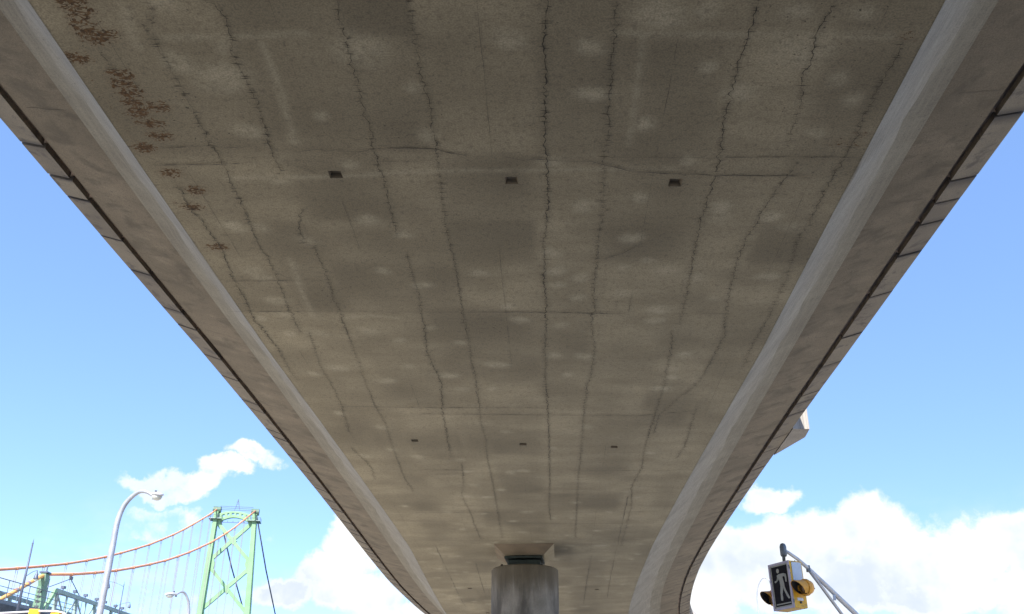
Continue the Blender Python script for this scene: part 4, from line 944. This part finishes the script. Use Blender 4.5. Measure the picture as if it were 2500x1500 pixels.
# amber beacons, one on each side, facing with the sign
def beacon(c, yaw_extra, nm_label):
    d = (fn + fd * yaw_extra - Z3 * .10).normalized(); sdv = d.cross(Z3).normalized(); uv_ = sdv.cross(d)
    def ring(f, r): return [c + d * f + (sdv * math.cos(a) + uv_ * math.sin(a)) * r for a in np.linspace(0, 2 * math.pi, 20, endpoint=False)]
    bo = Shape().loft([ring(-.17, .03), ring(-.165, .075), ring(-.13, .115), ring(-.06, .132), ring(-.05, .150), ring(0.0, .150), ring(.005, .135)]).build('beacon_housing', M_amber, sig)
    smooth_angle(bo, 35); tag(bo, nm_label)
    # cut-away visor: full at the top, short below
    V = []; F = []; n = 25
    for k in range(n):
        a = math.radians(-55 + 290 * k / (n - 1)); f = .5 + .5 * math.sin(a)
        o_ = (sdv * math.cos(a) + uv_ * math.sin(a)); ll = .05 + .19 * f
        for rr, ff in ((.132, .0), (.128, ll), (.122, ll), (.126, .0)): V.append(c + d * (ff + .004) + o_ * rr)
    for k in range(n - 1):
        for j in range(4): F.append((4 * k + j, 4 * k + (j + 1) % 4, 4 * k + 4 + (j + 1) % 4, 4 * k + 4 + j))
    F += [(0, 3, 2, 1), (4 * n - 4, 4 * n - 3, 4 * n - 2, 4 * n - 1)]
    vz = mesh('visor', V, F, M_amber, bo); smooth_angle(vz, 40)
    V2_ = [c + d * f + o_ for f in (.003,) for o_ in [(sdv * math.cos(a) + uv_ * math.sin(a)) * .118 for a in np.linspace(0, 2 * math.pi, 20, endpoint=False)]]
    le = Shape().loft([ring(.004, .118), ring(.03, .095), ring(.042, .03)]).build('beacon_lens', simple('beacon_lens_glass', (.10, .045, .012), .3, 0, .1, 9), bo, smooth=True)
    # dark lining of the visor
    V = []; F = []
    for k in range(n):
        a = math.radians(-55 + 290 * k / (n - 1)); f = .5 + .5 * math.sin(a)
        o_ = (sdv * math.cos(a) + uv_ * math.sin(a)); ll = .045 + .185 * f
        for rr, ff in ((.1205, .0), (.1205, ll), (.119, ll), (.119, .0)): V.append(c + d * (ff + .006) + o_ * rr)
    for k in range(n - 1):
        for j in range(4): F.append((4 * k + j, 4 * k + (j + 1) % 4, 4 * k + 4 + (j + 1) % 4, 4 * k + 4 + j))
    mesh('visor_lining', V, F, M_black, bo)
    for k in range(4):
        a = math.pi * 2 * k / 4 + .4; p = c - d * .135 + (sdv * math.cos(a) + uv_ * math.sin(a)) * .085
        Shape().tube([p, p - d * .03], .014, 6).build('bolt', M_darkpole, bo)
beacon(side(.45, .60, .155), .0, 'amber beacon on the near side of the sign box')
bl_ = TL + bk * D_ * .45 - up_s * H_ * .68 - fd * .15
beacon(bl_, .0, 'amber beacon on the far side of the sign box')
Shape().beam(side(.45, .60, .0), side(.45, .60, .06), .09, .09).build('beacon_bracket', M_amber, sig)
Shape().beam(bl_ + fd * .15, bl_ + fd * .08, .09, .09).build('beacon_bracket', M_amber, sig)

# ---------------------------------------------------------------- traffic signals at the lower left
ms_ = thing('signal_mast', 'white pipe mast arm crossing the lower left corner', 'signal mast', at(-120, 1500, 24) * 1.0)
ms_.location.z = 0
pp = [at(-120, 1502, 24), at(0, 1497.5, 24), at(60, 1494.5, 24), at(100, 1492.3, 24), at(135, 1492.5, 24), at(150, 1495.5, 24), at(160, 1500, 24), at(163, 1510, 24)]
Shape().tube(pp, .024, 12).build('arm_pipe', M_white, ms_, smooth=True)
Shape().tube([Vector((pp[0].x, pp[0].y, 0)), pp[0] + Vector((0, 0, .3))], [.10, .08], 12).build('mast_pole', M_white, ms_)
for (px, py, yaw_, lab) in ((84, 1486, 3.45, 'yellow traffic signal head hanging at the left of the white pipe arm'), (130, 1495, 2.9, 'yellow traffic signal head hanging at the right end of the white pipe arm')):
    t_ = at(px, py, 23.9); xx = Vector((math.cos(yaw_), math.sin(yaw_), 0)); yy = Vector((-math.sin(yaw_), math.cos(yaw_), 0))
    th_ = thing('traffic_signal', lab, 'traffic light', t_ - Vector((0, 0, .85)), 'yellow traffic signals on the white arm')
    body = Shape().box(t_ - Vector((0, 0, .42)) - yy * .14, (.25, .18, .84), (xx, yy, Z3)).build('signal_housing', M_yellow, th_, bevel=.02)
    for k, cc in enumerate(((.12, .01, .01), (.13, .07, .01), (.01, .09, .03))):
        c_ = t_ - Vector((0, 0, .15 + .27 * k)) - yy * .235
        Shape().tube([c_, c_ - yy * .02], .095, 16).build('signal_lens', simple('signal_lens_%d' % k, cc, .3), body)
        V = []; F = []; n = 17
        for j in range(n):
            a = math.radians(-30 + 240 * j / (n - 1)); o_ = xx * math.cos(a) + Z3 * math.sin(a)
            for rr, ff in ((.112, 0), (.112, .16 + .05 * math.sin(a)), (.107, .16 + .05 * math.sin(a)), (.107, 0)): V.append(c_ + o_ * rr - yy * ff)
        for j in range(n - 1):
            for i in range(4): F.append((4 * j + i, 4 * j + (i + 1) % 4, 4 * j + 4 + (i + 1) % 4, 4 * j + 4 + i))
        mesh('visor', V, F, M_yellow, body)

# ---------------------------------------------------------------- sunlit wall of the next ramp beyond
wl = [at(1655, 1450, 62), at(1668, 1467, 62), at(1683, 1484, 62), at(1702, 1504, 62), at(1730, 1530, 62)]
S_ = Shape()
poly = [Vector(p) for p in wl] + [Vector((wl[-1].x, 62, 0)), Vector((wl[0].x - 6, 62, 0)), Vector((wl[0].x - 6, 62, wl[0].z + .3))]
S_.prism(poly[::-1], Vector((.6, 1.6, 0)))
nw = S_.build('ramp_wall', M_plain, None)
tag(nw, 'pale sunlit concrete ramp wall seen just past the lower right edge of the girder', 'wall')
